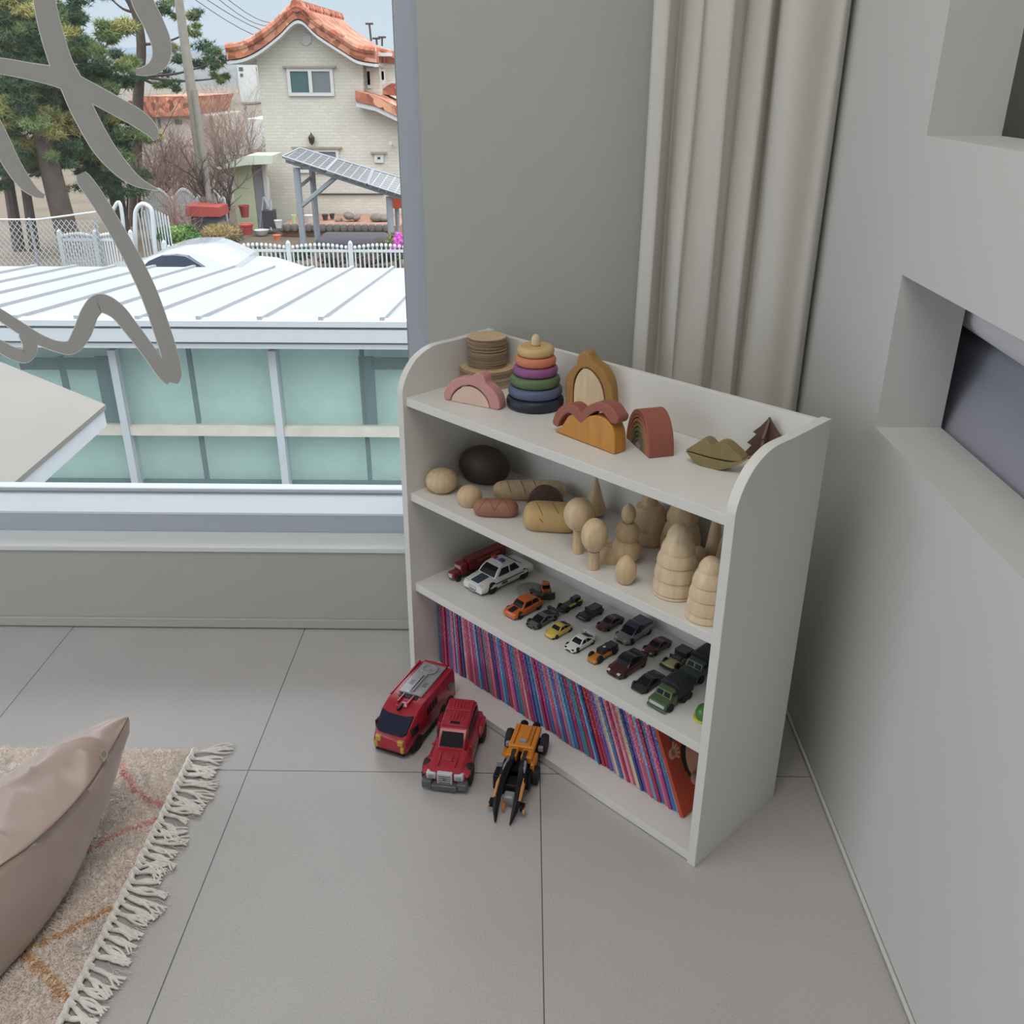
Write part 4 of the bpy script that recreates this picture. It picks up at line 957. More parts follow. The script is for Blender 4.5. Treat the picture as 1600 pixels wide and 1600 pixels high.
# nested rainbow
a, d, ln = axis_base((978, 684), (1014, 717), 3)
ang = math.atan2(d.y, d.x); cx = ln/2; Hr = vp(999, 640, a, d)[1]-Z[3]
cols = [('rust red', (160, 88, 70)), ('brick orange', (178, 100, 72)), ('amber brown', (170, 112, 64)), ('khaki', (140, 118, 76)), ('olive', (118, 108, 72)), ('dark olive', (100, 96, 70)), ('grey green', (110, 106, 92)), ('pale grey', (148, 140, 132))]
r0 = ln/2; nR = len(cols)
for i, (nm, col) in enumerate(cols):
    ro = r0*(1-i/nR*.93)-.0007; ri = max(0, r0*(1-(i+1)/nR*.93)+.0007) if i < nR-1 else 0
    if i == 0: ri = r0*.85
    ro = ro if i != 1 else min(ro, r0*.845)
    kz = Hr/r0
    A_ = [(cx+ro*math.cos(PI*t/24), ro*kz*math.sin(PI*t/24)) for t in range(25)]
    I_ = [(cx+ri*math.cos(PI*t/24), ri*kz*math.sin(PI*t/24)) for t in range(24, -1, -1)] if ri > 0 else []
    bm = bmesh.new(); prism(bm, A_+I_, .0, .047-.001*i, 'xz')
    o = finish('rainbow_arch_block', bm, wood('rainbow_'+nm.replace(' ', '_'), col, var=.07), bevel=.0009, smooth=50, loc=(a.x, a.y, Z[3]+.0004), rot=(0, 0, ang))
    tag(o, nm+' wooden rainbow arch, '+['outermost of the nest', 'second from outside', 'third from outside', 'fourth from outside', 'fifth from outside', 'third from the centre', 'second from the centre', 'solid centre piece'][i], 'wooden arch', 'nested rainbow arches')
# olive lips
a, d, ln = axis_base((1072, 723), (1165, 746), 3)
lp = empty('lips_block', (a.x, a.y, Z[3]+.0004), math.atan2(d.y, d.x), 'olive green wooden lips shape lying near the right end of the top board', 'wooden block')
def tr2(pts): return [(v.x, max(0.0, v.y)) for v in smooth_pts([vp(x, y, a, d)+(0,) for x, y in pts], 3)]
ul = [(s_, z_-Z[3]) for s_, z_ in [(v.x, v.y) for v in smooth_pts([vp(x, y, a, d)+(0,) for x, y in ((1070, 704), (1082, 697), (1096, 688), (1106, 690), (1113, 697), (1121, 693), (1132, 693), (1146, 704), (1160, 720), (1142, 721), (1110, 715), (1085, 708))], 3)]]
ll = [(s_, max(0, z_-Z[3])) for s_, z_ in [(v.x, v.y) for v in smooth_pts([vp(x, y, a, d)+(0,) for x, y in ((1071, 706), (1085, 709.5), (1110, 717), (1142, 723), (1165, 719), (1150, 728), (1125, 735), (1100, 731), (1082, 719))], 3)]]
for nm, q in (('upper_lip', ul), ('lower_lip', ll)):
    bm = bmesh.new(); prism(bm, q, 0, .026, 'xz'); finish(nm, bm, W_oliv, lp, bevel=.002, seg=3, smooth=50)
# dark slotted tree
a, d, ln = axis_base((1167, 718), (1226, 716), 3)
P = bk(1194, 722, 3); s = ppm(P)
zt_ = at(1204, 652, 1, P.y).z-Z[3]; hw = 37/s
half = [(0, zt_), (.35, zt_*.76), (.62, zt_*.62), (.46, zt_*.58), (.82, zt_*.36), (.62, zt_*.32), (1.0, zt_*.04), (.96, 0), (0, 0)]
tr3 = empty('slotted_tree', (P.x, P.y, Z[3]+.0004), 0, 'dark brown wooden fir tree of two crossed panels at the right end', 'wooden tree')
for i, an in enumerate((-.55, -.55+PI/2)):
    q = [(x*hw, z) for x, z in half]+[(-x*hw, z) for x, z in half[::-1] if x > 0]
    bm = bmesh.new(); prism(bm, q, -.0022, .0022, 'xz'); finish('tree_panel', bm, W_dkb, tr3, bevel=.0006, smooth=30, rot=(0, 0, an))

# ================================================================== second board: breads and turned trees
def trect(p, r): return p
def turned(name, label, cat, base, prof, k=2, m=W_nat, seg=40, parts=None, group=None, y0=None):
    """prof [(half width px, pixel y)] from base up, measured on the turned axis"""
    P = bk(base[0], base[1], k); s = ppm(P)
    o = []
    for r, y in prof:
        z = max(0, at(base[0], y, 1, P.y).z-Z[k]); o.append((r/s, z))
    bm = bmesh.new(); lathe(bm, o, seg)
    ob = finish(name, bm, m, smooth=28, loc=(P.x, P.y, Z[k]+.0004)); return tag(ob, label, cat, group)
def curveprof(pts, n=5): return [(max(0, v.x), v.y) for v in smooth_pts([(a, b, 0) for a, b in pts], n)]
def ovalprof(r, yb, yt, n=14, flat=0, tip=0):
    """ellipsoid outline; radius r px between pixel rows yb (bottom) and yt (top)"""
    c, h = (yb+yt)/2, (yb-yt)/2; o = []
    for i in range(n+1):
        a = -PI/2+PI*i/n; o.append((r*math.cos(a)*(1-tip*max(0, math.sin(a))**2), c-h*math.sin(a)))
    o[0] = (max(o[0][0], .01), yb); o[-1] = (0, yt); return o
# round bun with dimple folds
P = bk(691, 767, 2); s = ppm(P)
bm = bmesh.new(); bmesh.ops.create_uvsphere(bm, u_segments=48, v_segments=28, radius=1)
for v in bm.verts:
    a = math.atan2(v.co.y, v.co.x); t = max(0, v.co.z); k = 1-.012*t*abs(math.cos(a*1.5))**14
    v.co.z *= (1-.10*math.exp(-((v.co.x**2+v.co.y**2)/.05)) if v.co.z > 0 else 1)
    v.co = Vector((v.co.x*25.5/s*k, v.co.y*25.5/s*k, max(-.88, v.co.z)*19.5/s*k))
tag(finish('round_bun', bm, W_nat, smooth=60, loc=(P.x, P.y, Z[2]+.88*19.5/s+.0004)), 'round wooden bun with dimpled top at the left end of the bread board', 'toy bread')
def loaf(name, label, L_px, R_px, r_px, m, hh=1.0, grooves=(), sq=1.0, lenadd=0, yaw=None, base=None):
    a, b = bk(L_px[0], L_px[1], 2), bk(R_px[0], R_px[1], 2); d = b-a; ln = d.length; c = (a+b)/2; s = ppm(c); r = r_px/s
    bm = bmesh.new(); bmesh.ops.create_uvsphere(bm, u_segments=40, v_segments=30, radius=1)
    for v in bm.verts:
        x, y, z = v.co.z, v.co.y, v.co.x     # poles along length
        rr = math.sqrt(y*y+z*z)
        # superellipse along length
        t = abs(x); px_ = math.copysign(t**.55, x) if t > 0 else 0
        rad = (max(0, 1-abs(px_)**(6 if ln > .1 else 4.5)))**(1/2.2)
        f_ = rad/(rr+1e-9) if rr > 1e-4 else 0
        zz_ = max(-.80, z*f_)
        v.co = Vector((px_*ln/2, y*f_*r*sq, zz_*r*hh))
    bmesh.ops.remove_doubles(bm, verts=bm.verts, dist=1e-6)
    e = empty(name, (c.x, c.y, Z[2]+.0004+.80*r*hh), math.atan2(d.y, d.x), label, 'toy bread')
    finish('loaf', bm, m, e, smooth=70)
    for g in grooves:
        q = []
        for t in range(9):
            u_ = t/8; x = lerp(g[0], g[2], u_)*ln/2; an = lerp(g[1], g[3], u_)
            rad = (max(0, 1-abs(x/(ln/2))**(6 if ln > .1 else 4.5)))**(1/2.2)
            q.append((x, -math.cos(an)*rad*r*sq*1.001, math.sin(an)*rad*r*hh*1.001))
        bm = bmesh.new(); tube(bm, q, .0007, 5); finish('score_line', bm, mat('score_dark', (120, 88, 58), .8), e)
    return e
# big dark loaf
P = bk(757, 750, 2); s = ppm(P)
bm = bmesh.new(); bmesh.ops.create_uvsphere(bm, u_segments=44, v_segments=24, radius=1)
for v in bm.verts: v.co = Vector((v.co.x*42/s, v.co.y*30/s, max(-.75, v.co.z)*32/s))
tag(finish('dark_loaf', bm, wood('dark_walnut', (76, 60, 54), var=.1), smooth=60, loc=(P.x, P.y, Z[2]+.75*32/s+.0004), rot=(0, 0, -.45)), 'large dark brown rounded wooden loaf in the back left corner', 'toy bread')
tag(turned('small_roll', 'small natural round roll between the bun and the scored loaf', 'toy bread', (734, 788), ovalprof(20, 793, 759, 16)), None)
loaf('baguette', 'long natural wooden baguette with slanting cuts lying at the back', (770, 778), (884, 778), 17, W_nat, .95, ((-.62, 1.6, -.5, .2), (-.25, 1.6, -.12, .2), (.1, 1.6, .22, .3)))
loaf('scored_loaf', 'small reddish brown loaf with zigzag score lines at the front left', (740, 803), (810, 806), 16, wood('red_brown_loaf', (166, 110, 84), var=.06), .92, ((-.72, .2, -.38, 1.7), (-.38, 1.7, -.02, .2), (-.02, .2, .34, 1.7), (.34, 1.7, .68, .2)))
loaf('wide_loaf', 'wide straw coloured loaf with diagonal cuts beside the ball tree', (818, 822), (905, 828), 26, wood('straw_loaf', (204, 168, 106), var=.06), .92, ((-.55, 1.5, -.25, .5), (0, 1.6, .3, .7), (-.35, .3, -.22, .05)))
a, d, ln = axis_base((826, 792), (879, 795), 2)
block('dark_half_disc', 'dark brown half disc wooden bread standing behind the wide loaf', 'toy bread', [(824, 794), (824, 784), (829, 774), (840, 765), (851, 763), (864, 767), (875, 777), (880, 792), (880, 797)], (824, 794), (880, 797), 2, .02, W_dkb, curve=3, bevel=.003)
# turned trees
def tree2(label, base, trunk_r, crown, y_split, m=W_nat, group=None, nm='turned_tree'):
    P = bk(base[0], base[1], 2); s = ppm(P); e = empty(nm, (P.x, P.y, Z[2]+.0004), 0, label, 'wooden tree', group)
    zs = at(base[0], y_split, 1, P.y).z-Z[2]
    bm = bmesh.new(); lathe(bm, [(trunk_r/s*.92, 0), (trunk_r/s, .001), (trunk_r/s, zs)], 24); finish('trunk', bm, m, e, smooth=35)
    bm = bmesh.new(); lathe(bm, [(r/s, at(base[0], y, 1, P.y).z-Z[2]) for r, y in crown], 40); finish('crown', bm, m, e, smooth=40)
    return e
tree2('ball headed wooden tree beside the wide straw loaf', (903, 863), 8.5, ovalprof(24, 829, 779, 18), 828)
tree2('egg headed wooden tree in front of the ball headed one', (927, 888), 9, ovalprof(21, 862, 811, 18), 861)
tree2('cone shaped wooden tree standing behind the ball headed tree', (929, 805), 6, [(13, 803), (17, 800), (17.5, 797), (15, 788), (9, 768), (4, 752), (0, 741)], 802)
st = bk(978, 879, 2)
turned('ball_stack_tree', 'wooden tree of two stacked balls with an egg on top', 'wooden tree', (978, 876),
       [(8, 879)]+ovalprof(24, 878, 840, 12)[2:-2]+ovalprof(18.5, 849, 814, 12)[2:-2]+ovalprof(11.2, 819, 787, 12, tip=.25)[2:])
turned('dome_block', 'low wooden dome half hidden left of the stacked ball tree', 'wooden block', (953, 873), [(15, 878), (21, 874), (22, 868), (19, 858), (12, 851), (0, 848)])
turned('wooden_egg', 'small wooden egg standing at the front edge of the board', 'wooden egg', (977, 910), ovalprof(16.8, 914, 868, 16, tip=.28))
def stepped(name, label, base, tiers, cat='wooden tree', group=None):
    """tiers: (r_bottom, r_top, y_bottom, y_top)"""
    P = bk(base[0], base[1], 2); s = ppm(P); e = empty(name, (P.x, P.y, Z[2]+.0004), 0, label, cat, group)
    zz = [at(base[0], y, 1, P.y).z-Z[2] for t in tiers for y in (t[2], t[3])]
    for i, t in enumerate(tiers):
        zb_, zt2 = (0 if i == 0 else zz[2*i]), zz[2*i+1]; rb_, rt_ = t[0]/s*1.015, t[1]/s*.925; pf = [(rb_*.955, zb_), (rb_, zb_+.0014)]
        for k in range(1, 8):
            u_ = k/7; pf.append((rb_+(rt_-rb_)*u_**1.9, zb_+(zt2-zb_)*(.06+.94*u_)))
        if t[1] == 0: pf = [(rb_*.94, zb_)]+[(rb_*math.cos(u_*PI/2), zb_+(zt2-zb_)*(.05+.95*math.sin(u_*PI/2)**1.1)) for u_ in [q/8 for q in range(9)]]
        bm = bmesh.new(); lathe(bm, pf, 40); finish('tier', bm, W_nat2, e, smooth=40)
    return e
stepped('beehive_tree', 'large beehive shaped wooden tree of stacked tiers at the front', (1054, 924), [(34.5, 34, 940, 919), (34.5, 33, 919, 897), (33.5, 31, 899, 877), (31, 27, 878, 859), (26, 20, 861, 841), (19, 0, 842, 818)])
stepped('beehive_tree', 'smaller beehive shaped wooden tree against the right side panel', (1103, 962), [(33, 32, 975, 950), (31.5, 30, 951, 930), (29.5, 26.5, 931, 911), (26, 21, 912, 891), (19, 0, 892, 870)])
turned('tiered_tree', 'wide tiered wooden tree with narrow neck behind the stacked ball tree', 'wooden tree', (1011, 842),
       [(22, 853), (32, 850), (34, 838), (32, 826), (28, 822), (30, 818), (27, 800), (20, 790), (13, 787), (13, 785), (11, 770), (10.5, 762), (8, 756), (0, 745)])
turned('tiered_tree', 'second tiered wooden tree with flared skirts behind the large beehive', 'wooden tree', (1062, 862),
       [(26, 868), (31, 864), (31, 840), (26, 822), (20, 815), (24, 812), (24.5, 806), (20, 794), (14, 786), (18, 783), (17, 776), (9, 762), (0, 750)])
turned('narrow_cone', 'narrow wooden cone in the dark corner behind the smaller beehive', 'wooden cone', (1112, 884), [(15, 889), (15.5, 885), (13, 860), (9, 830), (5, 805), (0, 790)])
turned('small_dome', 'rounded wooden block between the two beehive trees', 'wooden block', (1088, 892), [(12, 897), (14.5, 893), (14, 872), (10, 858), (0, 852)])
turned('narrow_cone', 'wooden cone pressed against the right side panel behind the smaller beehive', 'wooden cone', (1124, 905), [(11, 911), (12, 907), (10, 880), (6, 850), (0, 825)])

# ================================================================== third board: toy cars
M_tyre = mat('toy_tyre_black', (28, 28, 30), .7); M_hub = mat('hub_grey', (120, 122, 126), .4); M_win = mat('toy_window_black', (30, 31, 36), .3, var=.02)
M_chr = mat('chrome_plastic', (196, 198, 202), .25, var=.03); M_lampw = mat('toy_headlight', (214, 216, 214), .2)
VDIR = math.atan2(-V.y, -V.x)
WHEEL = {}
def wheel_mesh(r, w_, hub):
    key = (round(r, 4), round(w_, 4), hub.name)
    if key in WHEEL: return WHEEL[key]
    bm = bmesh.new(); M = Matrix.Rotation(PI/2, 4, 'X')
    lathe(bm, [(r*.6, -w_/2), (r*.92, -w_/2), (r, -w_*.3), (r, w_*.3), (r*.92, w_/2), (r*.6, w_/2)], 20, M)
    nf = len(bm.faces)
    lathe(bm, [(0, -w_*.42), (r*.2, -w_*.5), (r*.24, -w_*.36), (r*.55, -w_*.36), (r*.6, -w_*.46), (r*.6, w_*.46), (r*.55, w_*.36), (r*.24, w_*.36), (r*.2, w_*.5), (0, w_*.42)], 12, M)
    bmesh.ops.recalc_face_normals(bm, faces=bm.faces)
    for i, f_ in enumerate(bm.faces): f_.material_index = 0 if i < nf else 1; f_.smooth = True
    me = bpy.data.meshes.new('wheel'); bm.to_mesh(me); bm.free(); me.materials.append(M_tyre); me.materials.append(hub); me.set_sharp_from_angle(angle=.7)
    WHEEL[key] = me; return me
def add_wheels(e, xs, y, r, w_, hub=None):
    me = wheel_mesh(r, w_, hub or M_hub)
    for x in xs:
        for s in (-1, 1):
            o = bpy.data.objects.new('wheel', me); C.objects.link(o); o.parent = e; o.location = (x, s*y, r)
def interp(tab, x):
    for (a, b), (c, d) in zip(tab, tab[1:]):
        if a <= x <= c: return b+(d-b)*(x-a)/(c-a+1e-9)
    return tab[0][1] if x < tab[0][0] else tab[-1][1]
STY = {  # along the car from nose (0) to tail (1): belt height, half width; cabin: base front, roof front, roof rear, base rear
 'coupe': dict(belt=[(0, .34), (.06, .42), (.2, .5), (.36, .58), (.8, .64), (.94, .62), (1, .5)], wid=[(0, .74), (.08, .92), (.25, 1), (.8, 1), (.95, .92), (1, .8)], cab=(.30, .46, .66, .92)),
 'super': dict(belt=[(0, .28), (.08, .36), (.3, .52), (.6, .62), (.9, .68), (1, .6)], wid=[(0, .7), (.1, .95), (.3, 1), (.5, .92), (.75, 1), (1, .9)], cab=(.22, .48, .6, .88)),
 'beetle': dict(belt=[(0, .3), (.05, .42), (.2, .58), (.35, .64), (.8, .62), (.95, .5), (1, .34)], wid=[(0, .6), (.08, .86), (.25, 1), (.8, 1), (.95, .84), (1, .66)], cab=(.3, .46, .64, .95)),
 'hatch': dict(belt=[(0, .4), (.04, .5), (.2, .56), (.32, .6), (.9, .66), (1, .55)], wid=[(0, .84), (.06, .96), (.25, 1), (.85, 1), (1, .92)], cab=(.27, .42, .8, .95)),
 'sedan': dict(belt=[(0, .42), (.03, .5), (.25, .57), (.32, .6), (.8, .62), (.97, .6), (1, .5)], wid=[(0, .88), (.05, .97), (.2, 1), (.85, 1), (1, .94)], cab=(.26, .40, .68, .84)),
 'open': dict(belt=[(0, .4), (.05, .52), (.3, .6), (.7, .64), (1, .56)], wid=[(0, .8), (.1, 1), (.35, .86), (.65, .86), (.85, 1), (1, .86)], cab=None),
}
def toy_car(name, label, px, Lm, col, style='coupe', wfac=.44, hfac=.30, k=1, yaw=0, roof=None, winm=None, stripe=None, wing=None, lamps=None, hub=None, accents=None, wr=.084, cat='toy car', group='small toy cars on the car board', clear=.05):
    P = at(px[0], px[1], 2, Z[k] if k is not None else 0); z0_ = Z[k]+.0003 if k is not None else .0003
    e = empty(name, (P.x, P.y, z0_), VDIR+yaw, label, cat, group)
    S_ = STY[style]; W2 = Lm*wfac/2; H_ = Lm*hfac; m = plastic('toy_'+'_'.join(str(c) for c in col), col); winm = winm or M_win
    X = lambda t: Lm*(.5-t)
    st_ = []; cl = Lm*clear
    for i in range(21):
        t = i/20; hb = interp(S_['belt'], t)*H_; wd = interp(S_['wid'], t)*W2
        st_.append((X(t), [(-wd*.9, cl), (-wd, cl+(hb-cl)*.35), (-wd*.985, cl+(hb-cl)*.72), (-wd*.86, hb*.985), (-wd*.4, hb*1.04), (wd*.4, hb*1.04), (wd*.86, hb*.985), (wd*.985, cl+(hb-cl)*.72), (wd, cl+(hb-cl)*.35), (wd*.9, cl)]))
    bm = bmesh.new(); hull(bm, st_); finish('body', bm, m, e, smooth=55)
    bm = bmesh.new(); box(bm, X(.97), X(.03), -W2*.8, W2*.8, cl*.55, cl*1.1); finish('chassis', bm, M_tyre, e, smooth=0)
    if S_['cab']:
        a, b, c, d = S_['cab']; rm = plastic('toy_'+'_'.join(str(q) for q in roof), roof) if roof else m
        za, zd = interp(S_['belt'], a)*H_*.98, interp(S_['belt'], d)*H_*.98; wb = W2*.88; wt = W2*.66
        V8 = {'a': (X(a), wb*.9, za), 'b': (X(b), wt, H_*.97), 'c': (X(c), wt*.97, H_*.96), 'd': (X(d), wb*.86, zd)}
        # cabin shell in body colour
        st2 = []
        mid = (b+c)/2
        for t, w1, zz in ((a, wb*.9, za), ((a+b)/2, (wb+wt)/2*.97, za+(H_*.97-za)*.6), (b, wt, H_*.97), (mid, wt*1.02, H_), (c, wt*.97, H_*.96), ((c+d)/2, (wt+wb)/2*.92, zd+(H_*.96-zd)*.58), (d, wb*.84, zd)):
            zb_ = min(interp(S_['belt'], t)*H_*.9, zz-.0002)
            st2.append((X(t), [(-wb*.96, zb_), (-w1, zz-.0003 if zz-zb_ < .001 else zz*.97+zb_*.03), (-w1*.75, zz), (w1*.75, zz), (w1, zz-.0003 if zz-zb_ < .001 else zz*.97+zb_*.03), (wb*.96, zb_)]))
        bm = bmesh.new(); hull(bm, st2); finish('cabin', bm, rm, e, smooth=50)
        # window panels, slightly proud of the shell
        def P3(t, z_, sgn, out):  # point on the cabin side
            u_ = (z_-za)/(H_-za+1e-9); y = lerp(wb*.965, wt*1.0, max(0, min(1, u_)))+out; return Vector((X(t), sgn*y, z_))
        o_ = Lm*.004
        ws = [Vector((X(a+.012), -wb*.78, za+(H_-za)*.10)), Vector((X(a+.012), wb*.78, za+(H_-za)*.10)), Vector((X(b-.012), wt*.84, H_*.93)), Vector((X(b-.012), -wt*.84, H_*.93))]
        nn = (ws[1]-ws[0]).cross(ws[3]-ws[0]).normalized(); nn = nn if nn.z > 0 else -nn
        # lift windscreen above the bulged shell
        bm = bmesh.new(); md = [(ws[0]+ws[3])/2+nn*Lm*.012, (ws[1]+ws[2])/2+nn*Lm*.012]
        q = [ws[0]+nn*o_, ws[1]+nn*o_, md[1]+nn*o_, ws[2]+nn*o_, ws[3]+nn*o_, md[0]+nn*o_]
        vs_ = [bm.verts.new(p) for p in q]; bm.faces.new((vs_[0], vs_[1], vs_[2], vs_[5])); bm.faces.new((vs_[5], vs_[2], vs_[3], vs_[4]))
        r_ = bmesh.ops.extrude_face_region(bm, geom=bm.faces[:]); 
        for v in [g for g in r_['geom'] if isinstance(g, bmesh.types.BMVert)]: v.co -= nn*Lm*.02
        finish('windscreen', bm, winm, e, smooth=0)
        rs_ = [Vector((X(d-.03), -wb*.7, zd+(H_-zd)*.16)), Vector((X(d-.03), wb*.7, zd+(H_-zd)*.16)), Vector((X(c+.02), wt*.8, H_*.92)), Vector((X(c+.02), -wt*.8, H_*.92))]
        n2 = (rs_[1]-rs_[0]).cross(rs_[3]-rs_[0]).normalized(); n2 = n2 if n2.z > 0 else -n2
        bm = bmesh.new(); quadslab(bm, [p+n2*(o_+Lm*.008) for p in rs_], -Lm*.02, n2); finish('rear_window', bm, winm, e, smooth=0)
        for sgn in (-1, 1):
            z1_, z2_ = za+(H_-za)*.16, H_*.90; tA = a+.07; tB = b+.025; tC = c-.01; tD = d-.10; tm = (b+c)/2+.01
            bm = bmesh.new()
            for q in ([(tA, z1_), (tB, z2_), (tm-.012, z2_), (tm-.012, z1_)], [(tm+.014, z1_), (tm+.014, z2_), (tC, z2_), (tD, z1_)]):
                quadslab(bm, [P3(t, z_, sgn, Lm*.006) for t, z_ in q], -Lm*.02, (0, sgn, 0))
            finish('side_window', bm, winm, e, smooth=0)
    r = Lm*wr
    add_wheels(e, (X(.19), X(.81)), W2*.85, r, Lm*.06, hub)
    if lamps:
        for sgn in (-1, 1):
            zz = interp(S_['belt'], .05)*H_*.86; yy = W2*interp(S_['wid'], .05)*.66
            bm = bmesh.new(); box(bm, X(.075), X(.008), sgn*yy-W2*.16, sgn*yy+W2*.16, zz-H_*.07, zz+H_*.07); finish('headlight', bm, lamps, e, bevel=Lm*.008)
        bm = bmesh.new(); zz = interp(S_['belt'], .02)*H_*.62; box(bm, X(.03), X(-.004), -W2*.34, W2*.34, zz-H_*.08, zz+H_*.06); finish('grille', bm, M_win, e, smooth=0)
    if stripe:
        ms = plastic('stripe_'+'_'.join(str(q) for q in stripe), stripe)
        bm = bmesh.new(); a = S_['cab'][0]
        ts_ = [.04+i*(a-.05)/5 for i in range(6)]
        L_ = [Vector((X(t), 0, interp(S_['belt'], t)*H_*1.045+.0003)) for t in ts_]
        for p, q in zip(L_, L_[1:]): 
            quadslab(bm, [p+Vector((0, -W2*.36, 0)), p+Vector((0, W2*.36, 0)), q+Vector((0, W2*.36, 0)), q+Vector((0, -W2*.36, 0))], -.0008, (0, 0, 1))
        finish('hood_stripe', bm, ms, e, smooth=0)
    if wing:
        mw = plastic('wing_'+'_'.join(str(q) for q in wing), wing); hb = interp(S_['belt'], .93)*H_
        bm = bmesh.new(); box(bm, X(1.02), X(.90), -W2*.95, W2*.95, hb+H_*.26, hb+H_*.33)
        for sgn in (-1, 1): box(bm, X(.98), X(.92), sgn*W2*.8-W2*.06, sgn*W2*.8+W2*.06, hb*.9, hb+H_*.27)
        finish('rear_wing', bm, mw, e, bevel=Lm*.004)
    if accents:
        for (nm, x0, x1, y0, y1, z0_2, z1_2, c_) in accents:
            mm = c_ if not isinstance(c_, tuple) else plastic('toy_'+'_'.join(str(q) for q in c_), c_)
            bm = bmesh.new(); box(bm, X(x1), X(x0), y0*W2, y1*W2, z0_2*H_, z1_2*H_); finish(nm, bm, mm, e, bevel=Lm*.008)
    return e
PC = toy_car('police_car', 'white toy police car with blue bonnet panel and light bar', (779, 908), .158, (226, 226, 222), 'sedan', .44, .33, roof=None, wr=.088, lamps=M_lampw, stripe=(52, 72, 92), hub=M_chr, group=None, winm=M_win)
Lp = .158; W2 = Lp*.22; Hp = Lp*.33
def part(e, nm, x0, x1, y0, y1, z0, z1, m, bevel=.0006):
    bm = bmesh.new(); box(bm, min(x0, x1), max(x0, x1), min(y0, y1), max(y0, y1), z0, z1); return finish(nm, bm, m, e, bevel=bevel)
part(PC, 'light_bar', -.004, .006, -.017, .017, Hp, Hp+.004, M_chr); part(PC, 'blue_light', -.005, .007, .006, .018, Hp+.0035, Hp+.009, plastic('blue_light', (40, 66, 150)), .0015); part(PC, 'red_light', -.005, .007, -.018, -.006, Hp+.0035, Hp+.009, plastic('red_light', (170, 50, 50)), .0015)
for s in (-1, 1):
    part(PC, 'side_stripe', -.045, .040, s*(W2+.0002), s*(W2+.0010), Hp*.40, Hp*.44, plastic('navy_stripe', (44, 48, 74)), 0)
    part(PC, 'side_badge', .006, .022, s*(W2+.0002), s*(W2+.0011), Hp*.27, Hp*.36, plastic('brown_badge', (88, 74, 60)), 0)
part(PC, 'grille_plate', Lp*.49, Lp*.5+.0012, -.012, .012, Hp*.24, Hp*.40, M_chr, .0004); part(PC, 'number_plate', Lp*.49, Lp*.5+.002, -.008, .008, Hp*.12, Hp*.2, mat('plate_blue', (150, 165, 190), .5), .0003)
toy_car('orange_hatchback', 'orange toy hatchback with black bonnet stripe', (818, 955), .088, (214, 98, 34), 'hatch', .46, .36, stripe=(32, 32, 36), wing=(40, 40, 42), wr=.10)
toy_car('supercar', 'dark grey toy supercar with tall rear wing', (847, 972), .074, (98, 98, 98), 'super', .46, .25, wing=(40, 40, 42), lamps=M_win)
toy_car('yellow_beetle', 'small yellow rounded toy car with black windows', (873, 989), .062, (214, 186, 74), 'beetle', .48, .34)
toy_car('white_coupe', 'white toy sports coupe with black grille', (906, 1009), .068, (222, 224, 224), 'coupe', .48, .30, wing=(214, 214, 216), lamps=M_win)
toy_car('maroon_coupe', 'dark maroon toy coupe in the back row', (953, 977), .066, (84, 42, 50), 'coupe', .46, .28, lamps=mat('dull_lamp', (100, 80, 84), .4))
toy_car('maroon_coupe', 'dark maroon toy coupe right of the purple grey car', (1026, 1014), .068, (92, 36, 46), 'coupe', .46, .28, lamps=M_lampw)
toy_car('silver_purple_car', 'large silver and purple toy car with yellow headlights', (989, 994), .086, (128, 124, 136), 'super', .5, .38, roof=(66, 58, 86), lamps=plastic('yellow_lamp', (206, 176, 48)), accents=(('rear_cover', .62, .98, -.8, .8, .6, .86, (58, 50, 78)),))
toy_car('black_red_car', 'black and dark red toy sports car with white headlights', (979, 1045), .084, (74, 32, 38), 'coupe', .5, .36, roof=(34, 32, 36), winm=M_win, lamps=M_lampw, accents=(('rear_deck', .7, .99, -.86, .86, .5, .74, (36, 34, 38)),))
toy_car('black_coupe', 'matte black rounded toy coupe near the front edge', (1012, 1070), .070, (48, 48, 54), 'super', .5, .26)
toy_car('black_jeep', 'all black toy jeep in the back row', (922, 962), .060, (36, 36, 42), 'open', .5, .30, accents=(('cab', .45, .95, -.7, .7, .5, 1.0, (32, 32, 38)), ('windscreen_frame', .40, .45, -.72, .72, .55, 1.12, (26, 26, 30)), ('bumper', -.02, .04, -.9, .9, .15, .4, (26, 26, 30))))
toy_car('black_yellow_racer', 'black and yellow toy racer with open wheels', (890, 949), .062, (34, 32, 42), 'open', .42, .28, accents=(('engine_cover', .66, .95, -.5, .5, .5, 1.1, (40, 36, 58)), ('side_pod', .32, .64, -.84, -.55, .4, .68, (190, 164, 52)), ('side_pod', .32, .64, .55, .84, .4, .68, (190, 164, 52)), ('fender', .76, .96, .66, .98, .5, .82, (190, 164, 52))), wr=.11)
toy_car('orange_buggy', 'orange and black toy buggy with exposed wheels', (942, 1026), .072, (204, 128, 42), 'open', .36, .26, accents=(('cockpit', .34, .62, -.6, .6, .5, 1.15, (34, 34, 36)), ('engine', .62, .98, -.75, .75, .35, 1.0, (40, 38, 42)), ('roof_label', .5, .58, -.2, .2, 1.14, 1.18, (216, 216, 216))), wr=.12)
toy_car('tan_jeep', 'tan toy off roader with black canopy', (1058, 1037), .066, (186, 176, 124), 'open', .5, .34, accents=(('canopy', .62, 1.0, -.86, .86, .62, 1.12, (44, 44, 44)), ('windscreen_frame', .36, .41, -.8, .8, .6, .95, (50, 48, 44)), ('seat', .44, .60, -.6, .6, .5, .78, (96, 84, 66)), ('bumper', -.05, .03, -1, 1, .2, .42, (34, 34, 36))), wr=.13)
